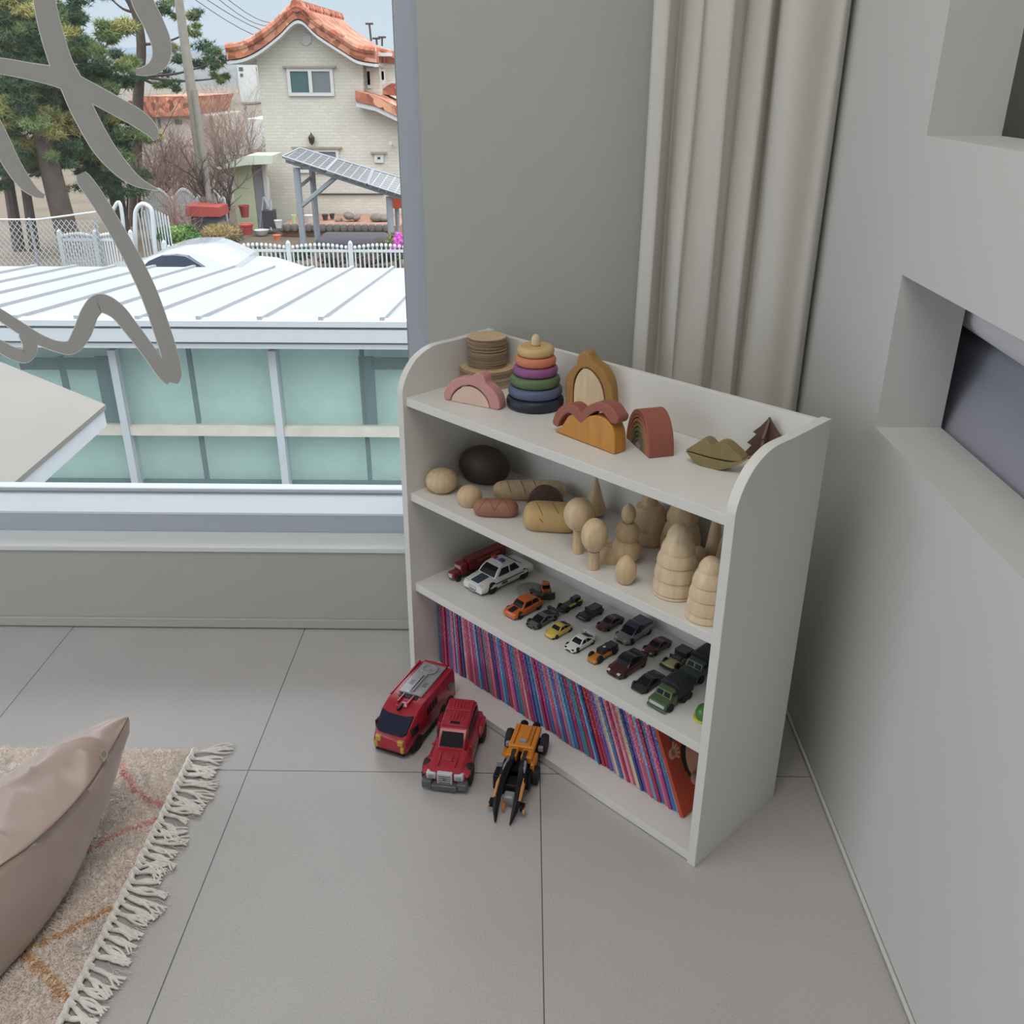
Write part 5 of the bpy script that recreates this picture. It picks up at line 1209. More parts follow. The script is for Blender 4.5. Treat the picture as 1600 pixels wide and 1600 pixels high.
def truck(label, px, Lm, col, cover, yaw=0, grille=True, name='army_truck', k=1):
    P = at(px[0], px[1], 2, Z[k]); e = empty(name, (P.x, P.y, Z[k]+.0003), VDIR+yaw, label, 'toy truck'); m = plastic('toy_'+'_'.join(map(str, col)), col); mc = mat('cover_'+'_'.join(map(str, cover)), cover, .6)
    W2 = Lm*.25
    bm = bmesh.new(); hull(bm, [(Lm*.5, [(-W2*.9, Lm*.07), (-W2, Lm*.2), (-W2*.9, Lm*.24), (W2*.9, Lm*.24), (W2, Lm*.2), (W2*.9, Lm*.07)]), (Lm*.30, [(-W2*.9, Lm*.07), (-W2, Lm*.22), (-W2*.9, Lm*.28), (W2*.9, Lm*.28), (W2, Lm*.22), (W2*.9, Lm*.07)]), (Lm*.24, [(-W2*.9, Lm*.07), (-W2, Lm*.26), (-W2*.8, Lm*.42), (W2*.8, Lm*.42), (W2, Lm*.26), (W2*.9, Lm*.07)]), (Lm*.08, [(-W2*.9, Lm*.07), (-W2, Lm*.26), (-W2*.8, Lm*.44), (W2*.8, Lm*.44), (W2, Lm*.26), (W2*.9, Lm*.07)])]); finish('cab', bm, m, e, bevel=.0006)
    bm = bmesh.new()
    for s in (-1, 1): quadslab(bm, [(Lm*.292, s*W2*.1, Lm*.30), (Lm*.292, s*W2*.7, Lm*.30), (Lm*.256, s*W2*.66, Lm*.395), (Lm*.256, s*W2*.1, Lm*.395)], Lm*.012, (1, 0, .4))
    finish('windscreen', bm, M_win, e, smooth=0)
    for s in (-1, 1): part(e, 'side_window', Lm*.12, Lm*.21, s*W2*.86, s*W2*.95, Lm*.29, Lm*.38, M_win, 0)
    bm = bmesh.new(); prism(bm, [(-W2*1.05, Lm*.18), (W2*1.05, Lm*.18), (W2*1.05, Lm*.46), (W2*.6, Lm*.54), (-W2*.6, Lm*.54), (-W2*1.05, Lm*.46)], -Lm*.5, Lm*.06, 'yz'); finish('cargo_cover', bm, mc, e, bevel=.001)
    part(e, 'chassis', -Lm*.48, Lm*.46, -W2*.7, W2*.7, Lm*.06, Lm*.18, M_tyre, 0)
    if grille: part(e, 'grille', Lm*.495, Lm*.51, -W2*.8, W2*.8, Lm*.12, Lm*.20, M_chr, .0004)
    part(e, 'bumper', Lm*.48, Lm*.535, -W2, W2, Lm*.05, Lm*.11, m, .0006)
    add_wheels(e, (Lm*.32, -Lm*.18, -Lm*.36), W2*.95, Lm*.1, Lm*.08); return e
truck('green toy truck with black canvas cover near the right end', (1047, 1095), .082, (74, 98, 60), (38, 38, 48))
truck('dark green toy truck half hidden behind the right side panel', (1094, 1052), .085, (56, 78, 60), (36, 36, 46), grille=False)
# generic red semi truck
P = bk(745, 890, 1)
se = empty('red_semi_truck', (P.x, P.y, Z[1]+.0003), VDIR, 'dark red toy semi truck with long trailer at the left wall of the case', 'toy truck')
m_red = plastic('toy_dark_red', (142, 36, 44))
part(se, 'trailer', -.082, .034, -.0125, .0125, .012, .040, m_red, .0015); part(se, 'chassis', -.08, .074, -.009, .009, .006, .012, M_tyre, 0)
part(se, 'cab', .038, .058, -.0125, .0125, .010, .036, m_red, .002); part(se, 'hood', .057, .080, -.010, .010, .008, .022, m_red, .003); part(se, 'grille', .0795, .0815, -.006, .006, .010, .019, M_chr, .0005)
part(se, 'windscreen', .0575, .0590, -.010, .010, .025, .033, mat('pale_glass', (186, 170, 160), .2), .0005); part(se, 'side_lettering_band', -.06, .01, .0124, .0130, .028, .034, mat('ochre_band', (168, 110, 50), .5), 0)
add_wheels(se, (.068, .036, .026, -.05, -.066), .0125, .0075, .006)
# generic grey disc craft
P = bk(829, 925, 1); e = empty('grey_disc_toy', (P.x, P.y, Z[1]+.0003), VDIR, 'flat light grey round toy with rough panels behind the orange hatchback', 'toy spaceship')
bm = bmesh.new(); lathe(bm, [(.02, 0), (.03, .004), (.031, .007), (.024, .011), (.008, .013), (0, .013)], 32); finish('hull', bm, mat('panel_grey', (138, 138, 132), .6, var=.35, scale=160), e, smooth=35)
bm = bmesh.new()
for i in range(26):
    a = random.uniform(0, 2*PI); r = random.uniform(.006, .025); x, y = r*math.cos(a), r*math.sin(a); s_ = random.uniform(.0015, .003); zz = .0125-.0050*(r/.025)**2; box(bm, x-s_, x+s_, y-s_, y+s_, zz-.003, zz+.0008)
finish('surface_panels', bm, mat('dark_panel', (92, 92, 90), .6), e, smooth=0)
# orange and black bulldozer
P = bk(853, 930, 1); e = empty('orange_digger', (P.x, P.y, Z[1]+.0003), VDIR+.9, 'orange and black toy digger with curved front blade in the back row', 'toy digger'); mo = plastic('digger_orange', (204, 88, 40))
part(e, 'track', -.018, .018, .007, .013, 0, .010, M_tyre, .003); part(e, 'track', -.018, .018, -.013, -.007, 0, .010, M_tyre, .003)
part(e, 'body', -.016, .014, -.009, .009, .008, .018, mo, .002); part(e, 'cab', -.012, .004, -.008, .008, .017, .030, mo, .003); part(e, 'cab_window', -.009, .0052, -.0084, .0084, .019, .027, M_win, .001)
bm = bmesh.new(); prism(bm, [(.020, .002), (.024, .002), (.026, .010), (.024, .018), (.020, .018), (.022, .010)], -.017, .017, 'xz'); finish('blade', bm, mat('blade_grey', (70, 72, 72), .5), e)
part(e, 'tail_arm', -.034, -.014, -.004, .004, .012, .018, M_win, .001)
P = bk(1101, 1122, 1); e = empty('green_yellow_toy', (P.x, P.y, Z[1]+.0003), VDIR, 'small green toy on yellow base cut off by the right side panel', 'toy')
bm = bmesh.new(); lathe(bm, [(.020, 0), (.021, .002), (.020, .004), (0, .004)], 28); finish('base', bm, plastic('toy_yellow', (206, 190, 44)), e)
bm = bmesh.new(); lathe(bm, [(.017, .004), (.018, .012), (.014, .022), (.006, .028), (0, .029)], 28); finish('body', bm, plastic('toy_green', (58, 120, 52)), e)

# ================================================================== bottom board: picture books
def spine_mat(name, col, fleck, dens=.5):
    if name in MATS: return MATS[name]
    m = bpy.data.materials.new(name); m.use_nodes = True; MATS[name] = m; n = m.node_tree; b = n.nodes['Principled BSDF']; L = n.links
    t = n.nodes.new('ShaderNodeTexCoord'); mp = n.nodes.new('ShaderNodeMapping'); mp.inputs['Scale'].default_value = (420, 420, 190); L.new(t.outputs['Object'], mp.inputs[0])
    nz = n.nodes.new('ShaderNodeTexNoise'); nz.inputs['Scale'].default_value = 1; nz.inputs['Detail'].default_value = 1.5; L.new(mp.outputs[0], nz.inputs[0])
    s = n.nodes.new('ShaderNodeSeparateXYZ'); L.new(t.outputs['Object'], s.inputs[0])
    # flecks of lettering only in the title zone of the spine
    r = n.nodes.new('ShaderNodeValToRGB'); L.new(nz.outputs[0], r.inputs[0]); r.color_ramp.elements[0].position = dens; r.color_ramp.elements[1].position = dens+.07
    z1 = n.nodes.new('ShaderNodeMath'); z1.operation = 'GREATER_THAN'; z1.inputs[1].default_value = .07; L.new(s.outputs['Z'], z1.inputs[0])
    z2 = n.nodes.new('ShaderNodeMath'); z2.operation = 'LESS_THAN'; z2.inputs[1].default_value = .192; L.new(s.outputs['Z'], z2.inputs[0])
    y1 = n.nodes.new('ShaderNodeMath'); y1.operation = 'LESS_THAN'; y1.inputs[1].default_value = .0012; L.new(s.outputs['Y'], y1.inputs[0])
    a = n.nodes.new('ShaderNodeMath'); a.operation = 'MULTIPLY'; L.new(z1.outputs[0], a.inputs[0]); L.new(z2.outputs[0], a.inputs[1])
    a2 = n.nodes.new('ShaderNodeMath'); a2.operation = 'MULTIPLY'; L.new(a.outputs[0], a2.inputs[0]); L.new(y1.outputs[0], a2.inputs[1])
    a3 = n.nodes.new('ShaderNodeMath'); a3.operation = 'MULTIPLY'; L.new(a2.outputs[0], a3.inputs[0]); L.new(r.outputs[0], a3.inputs[1])
    # large soft colour change along the spine
    nb_ = n.nodes.new('ShaderNodeTexNoise'); nb_.inputs['Scale'].default_value = 22; L.new(t.outputs['Object'], nb_.inputs[0])
    m0 = n.nodes.new('ShaderNodeMixRGB'); m0.inputs[1].default_value = rgb(col); m0.inputs[2].default_value = rgb(tuple(int(c*.72+fleck[i]*.12) for i, c in enumerate(col))); L.new(nb_.outputs[0], m0.inputs[0])
    m1 = n.nodes.new('ShaderNodeMixRGB'); m1.inputs[2].default_value = rgb(fleck); L.new(a3.outputs[0], m1.inputs[0]); L.new(m0.outputs[0], m1.inputs[1])
    L.new(m1.outputs[0], b.inputs['Base Color']); b.inputs['Roughness'].default_value = .4; return m
PAL = [('blue', (66, 112, 168), (190, 205, 225)), ('crimson', (168, 44, 84), (236, 170, 190)), ('magenta', (176, 62, 130), (240, 190, 215)), ('pink', (206, 112, 140), (250, 215, 225)), ('light blue', (104, 158, 200), (232, 238, 244)),
       ('violet', (104, 76, 148), (210, 190, 225)), ('teal', (70, 122, 132), (180, 214, 214)), ('navy', (50, 64, 128), (150, 180, 226)), ('rose', (190, 82, 108), (244, 196, 204)), ('pale pink', (222, 160, 172), (180, 70, 100))]
PALD = {p[0]: p for p in PAL}
for nm, c_, f_ in (('cream', (214, 202, 168), (120, 96, 90)), ('lilac', (160, 132, 176), (232, 220, 240)), ('red', (176, 44, 52), (238, 190, 180))): PALD[nm] = (nm, c_, f_)
seq = 'blue crimson magenta crimson blue,pink light blue,crimson pale pink,crimson rose pink,blue light blue,crimson violet,pink rose,violet blue,crimson pink,magenta violet,blue pale pink,crimson rose,blue blue,navy teal,pink magenta,blue light blue,rose pink'
order = ['blue', 'crimson', 'rose', 'magenta', 'blue', 'pink', 'light blue', 'crimson', 'navy', 'pale pink', 'rose', 'crimson', 'pink', 'magenta', 'light blue', 'violet', 'crimson', 'teal', 'rose', 'pink', 'navy', 'magenta', 'light blue', 'blue', 'crimson', 'pink', 'magenta', 'blue', 'teal', 'rose', 'pale pink', 'crimson', 'violet', 'blue', 'light blue', 'crimson', 'magenta', 'blue', 'pink', 'rose', 'light blue', 'violet', 'pink', 'light blue', 'blue', 'crimson', 'blue', 'teal', 'crimson', 'light blue', 'navy', 'red', 'crimson', 'violet', 'lilac', 'cream', 'blue', 'pale pink', 'crimson', 'pale pink', 'rose', 'cream', 'navy', 'violet', 'pink', 'rose', 'light blue', 'crimson', 'blue', 'pink', 'magenta', 'blue', 'light blue']
ORDW = lambda n: str(n)+('th' if 10 <= n % 100 <= 20 else {1: 'st', 2: 'nd', 3: 'rd'}.get(n % 10, 'th'))
M_page = mat('book_pages', (226, 220, 206), .9, var=.04, scale=300)
COV = {}
def book(label, u, v, th, h, dpt, lean, colname, key):
    e = empty('picture_book', B0+U*u+V*v+Vector((0, 0, Z[0]+.0004)), 0, label, 'book', 'picture books on the bottom board')
    e.matrix_world = Matrix.Translation(e.location) @ Matrix.Rotation(TH, 4, 'Z') @ Matrix.Rotation(-lean, 4, 'Y')
    k_ = (round(th, 4), h, colname)
    if k_ not in COV:
        p = PALD[colname]; m = spine_mat('cover_'+colname.replace(' ', '_'), tuple(min(255, int(c*1.06)) for c in p[1]), tuple(int(a*.75+b*.25) for a, b in zip(p[2], p[1])), .545)
        bm = bmesh.new(); box(bm, 0, .0011, 0, dpt, 0, h); box(bm, th-.0011, th, 0, dpt, 0, h); box(bm, .0011, th-.0011, 0, .0011, 0, h)
        c_ = finish('cover', bm, m, e, smooth=0)
        bm = bmesh.new(); box(bm, .0012, th-.0012, .0012, dpt-.003, .002, h-.002); g_ = finish('pages', bm, M_page, e, smooth=0)
        bm = bmesh.new(); box(bm, .0012, th-.0012, -.0002, .0004, h-.020, h-.020+min(.006, th)); l_ = finish('spine_number', bm, mat('badge_white', (222, 222, 226), .5), e, smooth=0)
        COV[k_] = (c_, g_, l_)
    else:
        for o in COV[k_]: c = o.copy(); C.objects.link(c); c.parent = e
    return e
NB = len(order); us = BT+.0035; ue = BW-BT-.070; tot = ue-us; H0 = .205
hts = [.205, .205, .208, .202]
a0 = .005; a1 = .40
angs = [a0+(a1-a0)*min(1, (i/NB)*1.35)**.8 for i in range(NB)]
pos = us; thk = []
thbase = [.0066, .0072, .0060, .0078]
raw_sp = []
for i in range(NB):
    t = thbase[(i*7) % 4]; da = angs[i]-(angs[i-1] if i else 0)
    raw_sp.append(t/math.cos(angs[i])+da*H0*1.06/max(.9, math.cos(angs[i])))
kS = tot/sum(raw_sp)
for i, cn in enumerate(order):
    t = thbase[(i*7) % 4]*min(kS, 1.12)*.97
    da = angs[i]-(angs[i-1] if i else 0)
    pos += raw_sp[i]*kS - t/math.cos(angs[i])*1.0
    book('thin '+cn+' picture book, '+ORDW(i+1)+' spine from the left end of the bottom board', pos, .070+random.uniform(-.002, .002), t, hts[(i*3) % 4] if i < 55 else .196, .165, angs[i], cn, i)
    pos += t/math.cos(angs[i])
# orange red book with its cover showing at the right end
th = .0085
bk_e = empty('orange_picture_book', (0, 0, 0), 0, 'orange red picture book with a printed hand and face at the right end', 'book')
bk_e.matrix_world = Matrix.Translation(B0+U*(pos+.004)+V*.066+Vector((0, 0, Z[0]+.0004))) @ Matrix.Rotation(TH, 4, 'Z') @ Matrix.Rotation(-.43, 4, 'Y')
m_or = mat('orange_cover', (188, 74, 48), .4, var=.06, scale=20)
bm = bmesh.new(); box(bm, 0, .0012, 0, .17, 0, .188); box(bm, th-.0012, th, 0, .17, 0, .188); box(bm, .0012, th-.0012, 0, .0012, 0, .188); finish('cover', bm, m_or, bk_e, smooth=0)
bm = bmesh.new(); box(bm, .0013, th-.0013, .0013, .167, .002, .186); finish('pages', bm, M_page, bk_e, smooth=0)
def decal(nm, pts, m, lay=1, par=None):
    bm = bmesh.new(); prism(bm, pts, th, th+.0003*lay, 'yz'); return finish(nm, bm, m, par or bk_e, smooth=0)
M_skin = mat('print_skin', (232, 176, 144), .5); M_prblk = mat('print_black', (38, 32, 36), .5); M_prw = mat('print_white', (226, 210, 196), .5)
def ell(cy, cz, ry, rz, n=24, a0=0, a1=2*PI): return [(cy+ry*math.cos(a0+(a1-a0)*i/n), cz+rz*math.sin(a0+(a1-a0)*i/n)) for i in range(n if a1-a0 > 6 else n+1)]
decal('printed_hair', ell(.086, .092, .048, .056), M_prblk, 1)
decal('printed_face', ell(.094, .084, .045, .052), M_skin, 2)
decal('printed_cheek', ell(.062, .052, .015, .014), M_skin, 2)
decal('printed_eye', ell(.077, .066, .0032, .0035), M_prblk, 3)
decal('printed_hand', ell(.018, .122, .0095, .0105), M_skin, 1)
for i in range(5):
    a = -.7+i*.42; p0_ = (.018, .122); p1_ = (.018+.0225*math.cos(a), .122+.0225*math.sin(a)); n_ = (-math.sin(a)*.0026, math.cos(a)*.0026)
    decal('printed_finger', [(p0_[0]+n_[0], p0_[1]+n_[1]), (p0_[0]-n_[0], p0_[1]-n_[1]), (p1_[0]-n_[0], p1_[1]-n_[1]), (p1_[0]+n_[0], p1_[1]+n_[1])], M_skin, 1)
for i in range(4): decal('printed_letter', ell(.022+i*.012, .168, .0045, .006) if i % 2 else [(.018+i*.012, .162), (.026+i*.012, .162), (.026+i*.012, .165), (.021+i*.012, .165), (.021+i*.012, .175), (.018+i*.012, .175)], M_prw if i < 2 else mat('print_plum', (96, 40, 70), .5), 1)
decal('printed_dot', ell(.027, .148, .0045, .0045), mat('print_blue', (60, 84, 140), .5), 1)

# ================================================================== toys on the floor
def placed(front, rear, name, label, cat):
    a, b = at(front[0], front[1], 2, 0), at(rear[0], rear[1], 2, 0); d = a-b; c = (a+b)/2
    return empty(name, (c.x, c.y, .0004), math.atan2(d.y, d.x), label, cat), d.length
m_fr = plastic('fire_red', (176, 34, 52)); m_grey = plastic('toy_grey', (150, 154, 158)); m_dgrey = plastic('toy_dark_grey', (88, 92, 98)); m_navy = mat('toy_navy_glass', (34, 38, 60), .35); m_yel = plastic('toy_lamp_yellow', (206, 164, 60)); m_blk = mat('toy_black', (30, 30, 34), .38); m_or2 = plastic('toy_orange', (222, 134, 34))
for q_ in (m_navy, m_blk, M_win): q_.node_tree.nodes['Principled BSDF'].inputs['Specular IOR Level'].default_value = .18
e, Lb = placed((609, 1182), (686, 1088), 'fire_vehicle', 'red toy fire vehicle with grey ladder panel on its roof, leftmost toy on the floor', 'toy vehicle')
k = Lb/.236
def S6(w_, z0_, z1_, r=.008): return [(-w_*.94, z0_), (-w_, z0_+r), (-w_*.97, z1_-r), (-w_*.86, z1_), (w_*.86, z1_), (w_*.97, z1_-r), (w_, z0_+r), (w_*.94, z0_)]
bm = bmesh.new(); hull(bm, [(x*k, S6(w_*k, z0_*k, z1_*k)) for x, w_, z0_, z1_ in ((-.118, .043, .022, .086), (-.112, .047, .018, .093), (-.02, .048, .016, .095), (.035, .048, .016, .094), (.066, .047, .016, .086), (.098, .044, .016, .062), (.114, .041, .016, .044), (.119, .036, .018, .034))])
finish('body', bm, m_fr, e, smooth=35, bevel=.0012)
def p3(nm, x0, x1, y0, y1, z0, z1, m, b=.0008, par=None): 
    return part(par or e, nm, x0*k, x1*k, y0*k, y1*k, z0*k, z1*k, m, b)
bm = bmesh.new(); quadslab(bm, [Vector(v)*k for v in ((.071, -.038, .0845), (.076, -.020, .0815), (.076, .020, .0815), (.071, .038, .0845), (.104, .036, .0580), (.109, .026, .0530), (.109, -.026, .0530), (.104, -.036, .0580))], .004*k, (.65, 0, .75)); finish('windscreen', bm, m_navy, e, smooth=0)
p3('roof_panel', -.108, .016, -.029, .029, .094, .099, m_grey, .0012); p3('roof_rail', -.112, -.104, -.030, .030, .094, .101, m_fr)
pg = p3('ladder_arm', -.07, .010, -.005, .005, .098, .103, m_grey); p3('slot', -.05, .008, -.0012, .0012, .1025, .1035, m_blk, 0, None)
bm = bmesh.new(); lathe(bm, [(.013, .098), (.018, .098), (.019, .103), (.0165, .104), (.0155, .1015), (.005, .1012), (.004, .104), (0, .104)], 32, Matrix.Translation((-.078*k, 0, 0)) @ Matrix.Scale(k, 4)); finish('turntable_dial', bm, m_grey, e)
for i in range(3):
    for s in (-1, 1): p3('vent_line', -.030+i*.006, -.0275+i*.006, s*.012, s*.022, .0985, .0996, m_dgrey, 0)
p3('cavity', .017, .030, -.022, .022, .090, .0955, m_blk, 0)
for s in (-1, 1): p3('claw', .020, .052, s*.010, s*.014, .090, .099, m_fr); p3('side_rail', -.11, .03, s*.040, s*.044, .093, .097, m_fr)
p3('cannon_base', .036, .058, -.014, .014, .086, .0925, m_fr, .002); p3('cannon', .050, .074, -.003, .003, .090, .096, m_blk, .001)
for s in (-1, 1):
    p3('headlight', .106, .1185, s*.020, s*.034, .033, .047, m_yel, .002); p3('fog_light', .112, .120, s*.028, s*.036, .018, .034, m_yel, .001)
    p3('side_window', .066, .094, s*.0425, s*.0468, .046, .066, m_navy, .001)
    for i in range(4): p3('side_louvre', -.020+i*.013, -.012+i*.013, s*.0462, s*.0486, .060, .080, m_blk, .0004)
    bm = bmesh.new(); lathe(bm, [(.011, 0), (.011, .0025), (.008, .003), (0, .0025)], 24, Matrix.Translation((-.088*k, s*.0465*k, .062*k)) @ Matrix.Rotation(-s*PI/2, 4, 'X') @ Matrix.Scale(k, 4)); finish('side_dial', bm, m_dgrey, e)
    p3('lower_skirt', -.10, .10, s*.036, s*.0475, .010, .024, m_blk, .002)
p3('bumper', .10, .118, -.036, .036, .008, .020, m_blk, .003)
add_wheels(e, (.072*k, -.045*k, -.082*k), .040*k, .019*k, .016*k)

e, Ls = placed((695, 1236), (727, 1138), 'red_suv', 'glossy red toy off road vehicle with chrome grille, middle toy on the floor', 'toy vehicle')
k = Ls/.20
def sec(w0, w1, zb, zm, zt2): return [(-w0*.9, zb), (-w0, zb+.006), (-w0*.97, zm), (-w1, zt2), (w1, zt2), (w0*.97, zm), (w0, zb+.006), (w0*.9, zb)]
bm = bmesh.new(); hull(bm, [(x*k, [(y*k, z*k) for y, z in sec(*a_)]) for x, a_ in ((-.098, (.040, .036, .020, .040, .052)), (-.092, (.045, .040, .018, .044, .056)), (-.03, (.043, .037, .018, .044, .056)), (.02, (.043, .036, .018, .042, .054)), (.040, (.045, .034, .018, .040, .050)), (.080, (.045, .030, .018, .038, .046)), (.094, (.041, .026, .018, .034, .041)))])
finish('body', bm, m_fr, e, smooth=35, bevel=.0012)
bm = bmesh.new(); hull(bm, [(x*k, [(-a_*k, .050*k), (-b_*k, zt2*k), (b_*k, zt2*k), (a_*k, .050*k)]) for x, a_, b_, zt2 in ((-.090, .033, .030, .078), (-.084, .035, .030, .086), (.002, .035, .029, .086), (.012, .035, .028, .081), (.036, .034, .026, .053))]); finish('cabin', bm, m_fr, e, smooth=30, bevel=.0012)
p3('roof_rack', -.084, -.046, -.026, .026, .086, .0895, m_fr, .001); p3('roof_step', -.046, .004, -.027, .027, .086, .0875, m_fr, .001)
for i in range(5): p3('roof_rib', -.076, -.052, -.0155+i*.007, -.0125+i*.007, .0892, .0908, m_fr, .0005); p3('roof_rib', -.040, -.016, -.0155+i*.007, -.0125+i*.007, .0873, .0888, m_fr, .0005)
p3('roof_hatch', -.010, -.002, -.010, .010, .0868, .0882, m_blk, .0006)
bm = bmesh.new(); quadslab(bm, [Vector(v)*k for v in ((.0142, -.022, .079), (.0142, .022, .079), (.0338, .024, .0565), (.0338, -.024, .0565))], .0022*k, (.7, 0, .6)); finish('windscreen', bm, m_blk, e, smooth=0)
for s in (-1, 1):
    bm = bmesh.new(); quadslab(bm, [Vector(v)*k for v in ((-.078, s*.0325, .062), (-.078, s*.0312, .081), (-.002, s*.0305, .080), (.014, s*.0318, .062))], .0018*k, (0, s, 0)); finish('side_window', bm, m_blk, e, smooth=0)
    bm = bmesh.new(); hull(bm, [(x*k, [(s*(.036)*k, zb*k), (s*w_*k, zb*k), (s*w_*k, (zt2-.004)*k), (s*.036*k, zt2*k)][::s]) for x, w_, zb, zt2 in ((.092, .0455, .030, .036), (.082, .0500, .032, .043), (.056, .0500, .032, .044), (.040, .0460, .024, .040))]); finish('front_fender', bm, m_fr, e, bevel=.001)
    bm = bmesh.new(); hull(bm, [(x*k, [(s*(.036)*k, zb*k), (s*w_*k, zb*k), (s*w_*k, (zt2-.004)*k), (s*.036*k, zt2*k)][::s]) for x, w_, zb, zt2 in ((-.040, .0460, .026, .040), (-.052, .0500, .034, .050), (-.082, .0500, .034, .052), (-.095, .046, .030, .046))]); finish('rear_fender', bm, m_fr, e, bevel=.001)
    h_ = p3('headlight', .084, .0975, s*.018, s*.038, .024, .040, M_chr, .003); p3('headlight_lens', .0965, .0985, s*.022, s*.033, .028, .036, m_grey, .001)
    p3('mirror', .022, .027, s*.036, s*.042, .050, .056, m_fr, .001)
    p3('hood_ridge', .042, .082, s*.016, s*.019, .046, .0505, m_fr, .0008)
    p3('bumper_end', .086, .106, s*.026, s*.046, .008, .024, m_dgrey, .002)
p3('hood_scoop', .050, .068, -.009, .009, .046, .051, m_fr, .001)
g = p3('grille', .088, .1005, -.0155, .0155, .016, .042, M_chr, .001)
for i in range(4): p3('grille_slat', .1000, .1012, -.0125, .0125, .020+i*.0050, .0218+i*.0050, m_dgrey, 0)
bm = bmesh.new()
for a_ in (-.42, .42): box(bm, -.0006, .0006, -.0008, .0008, -.0035, .0035, Matrix.Translation((.1016*k, -math.copysign(.0013, a_)*k, .0300*k)) @ Matrix.Rotation(a_, 4, 'X'))
finish('grille_emblem', bm, m_fr, e, smooth=0)
p3('bumper', .090, .108, -.026, .026, .006, .018, m_dgrey, .002); p3('underbody', -.09, .09, -.036, .036, .010, .024, m_blk, .001)
add_wheels(e, (.066*k, -.068*k), .0420*k, .022*k, .016*k)

e, Lr = placed((786, 1288), (829, 1166), 'transforming_toy', 'orange and black transforming toy with two long prongs, rightmost toy on the floor', 'toy robot')
k = Lr/.23
p3('chassis', -.10, .03, -.030, .030, .012, .040, m_blk, .003)
p3('back_plate', -.100, -.030, -.026, .026, .052, .066, m_or2, .002); p3('back_ridge', -.094, -.044, -.009, .009, .065, .070, m_or2, .001); p3('back_badge', -.050, -.042, -.007, .007, .0655, .0712, m_grey, .0005)
for s in (-1, 1):
    p3('back_groove', -.096, -.036, s*.016, s*.0172, .0655, .0665, m_blk, 0)
    bm = bmesh.new(); lathe(bm, [(0, -.010), (.008, -.010), (.009, 0), (.008, .010), (0, .010)], 20, Matrix.Translation((-.106*k, s*.013*k, .056*k)) @ Matrix.Rotation(PI/2, 4, 'Y') @ Matrix.Scale(k, 4)); finish('exhaust', bm, m_blk, e)
    bm = bmesh.new(); lathe(bm, [(.006, -.006), (.020, -.006), (.022, 0), (.020, .006), (.006, .006)], 24, Matrix.Translation((-.080*k, s*.036*k, .040*k)) @ Matrix.Rotation(PI/2, 4, 'X') @ Matrix.Scale(k, 4)); finish('wheel', bm, M_tyre, e)
    bm = bmesh.new(); lathe(bm, [(.006, -.006), (.017, -.006), (.019, 0), (.017, .006), (.006, .006)], 24, Matrix.Translation((-.010*k, s*.034*k, .019*k)) @ Matrix.Rotation(PI/2, 4, 'X') @ Matrix.Scale(k, 4)); finish('wheel', bm, M_tyre, e)
    p3('wheel_cap', -.062, -.054, s*.028, s*.038, .040, .050, m_grey, .001)
    p3('shoulder', -.030, -.006, s*.004, s*.026, .046, .062, m_or2, .002); p3('side_shell', -.070, -.004, s*.030, s*.042, .016, .034, m_or2, .002) if s < 0 else p3('side_shell', -.040, .0, s*.024, s*.032, .030, .050, m_or2, .002)
    bm = bmesh.new(); prism(bm, [(x*k, z*k) for x, z in ((-.026, .062), (-.014, .069), (.004, .060), (.004, .052), (-.020, .054))], s*.008*k, s*.015*k, 'xz'); finish('hinge_claw', bm, m_blk, e)
    # long prongs
    bm = bmesh.new(); tube(bm, [Vector(v)*k for v in ((-.006, s*.012, .052), (.020, s*.016, .054), (.048, s*.019, .046), (.080, s*.020, .032), (.100, s*.018, .020), (.118, s*.014, .004))], [.007*k, .0095*k, .0098*k, .0080*k, .0062*k, .0018*k], 6); finish('prong', bm, m_blk, e, smooth=20)
    bm = bmesh.new(); tube(bm, [Vector(v)*k for v in ((.044, s*.022, .052), (.060, s*.0235, .047), (.086, s*.024, .035))], [.0036*k, .004*k, .003*k], 4); finish('prong_stripe', bm, plastic('light_orange', (226, 156, 84)), e, smooth=0)
    bm = bmesh.new(); tube(bm, [Vector(v)*k for v in ((.004, s*.017, .061), (.024, s*.019, .061), (.036, s*.021, .056))], [.0022*k, .003*k, .001*k], 4); finish('blade_edge', bm, m_grey, e, smooth=0)
    p3('side_claw', .078, .092, s*.026, s*.034, .014, .026, m_blk, .001); p3('claw_tip', .084, .096, s*.032, s*.036, .014, .022, plastic('light_orange', (226, 156, 84)), .0005)
p3('hip', .010, .055, -.022, .022, .014, .040, m_blk, .004); p3('head', .056, .076, -.011, .011, .012, .030, m_grey, .004); p3('head_fork', .076, .090, -.010, -.004, .008, .016, m_or2, .001); p3('grey_wedge', -.006, .012, -.040, -.026, .040, .056, m_grey, .001)
p3('flank_armour', -.006, .040, -.040, -.028, .010, .044, m_blk, .003)

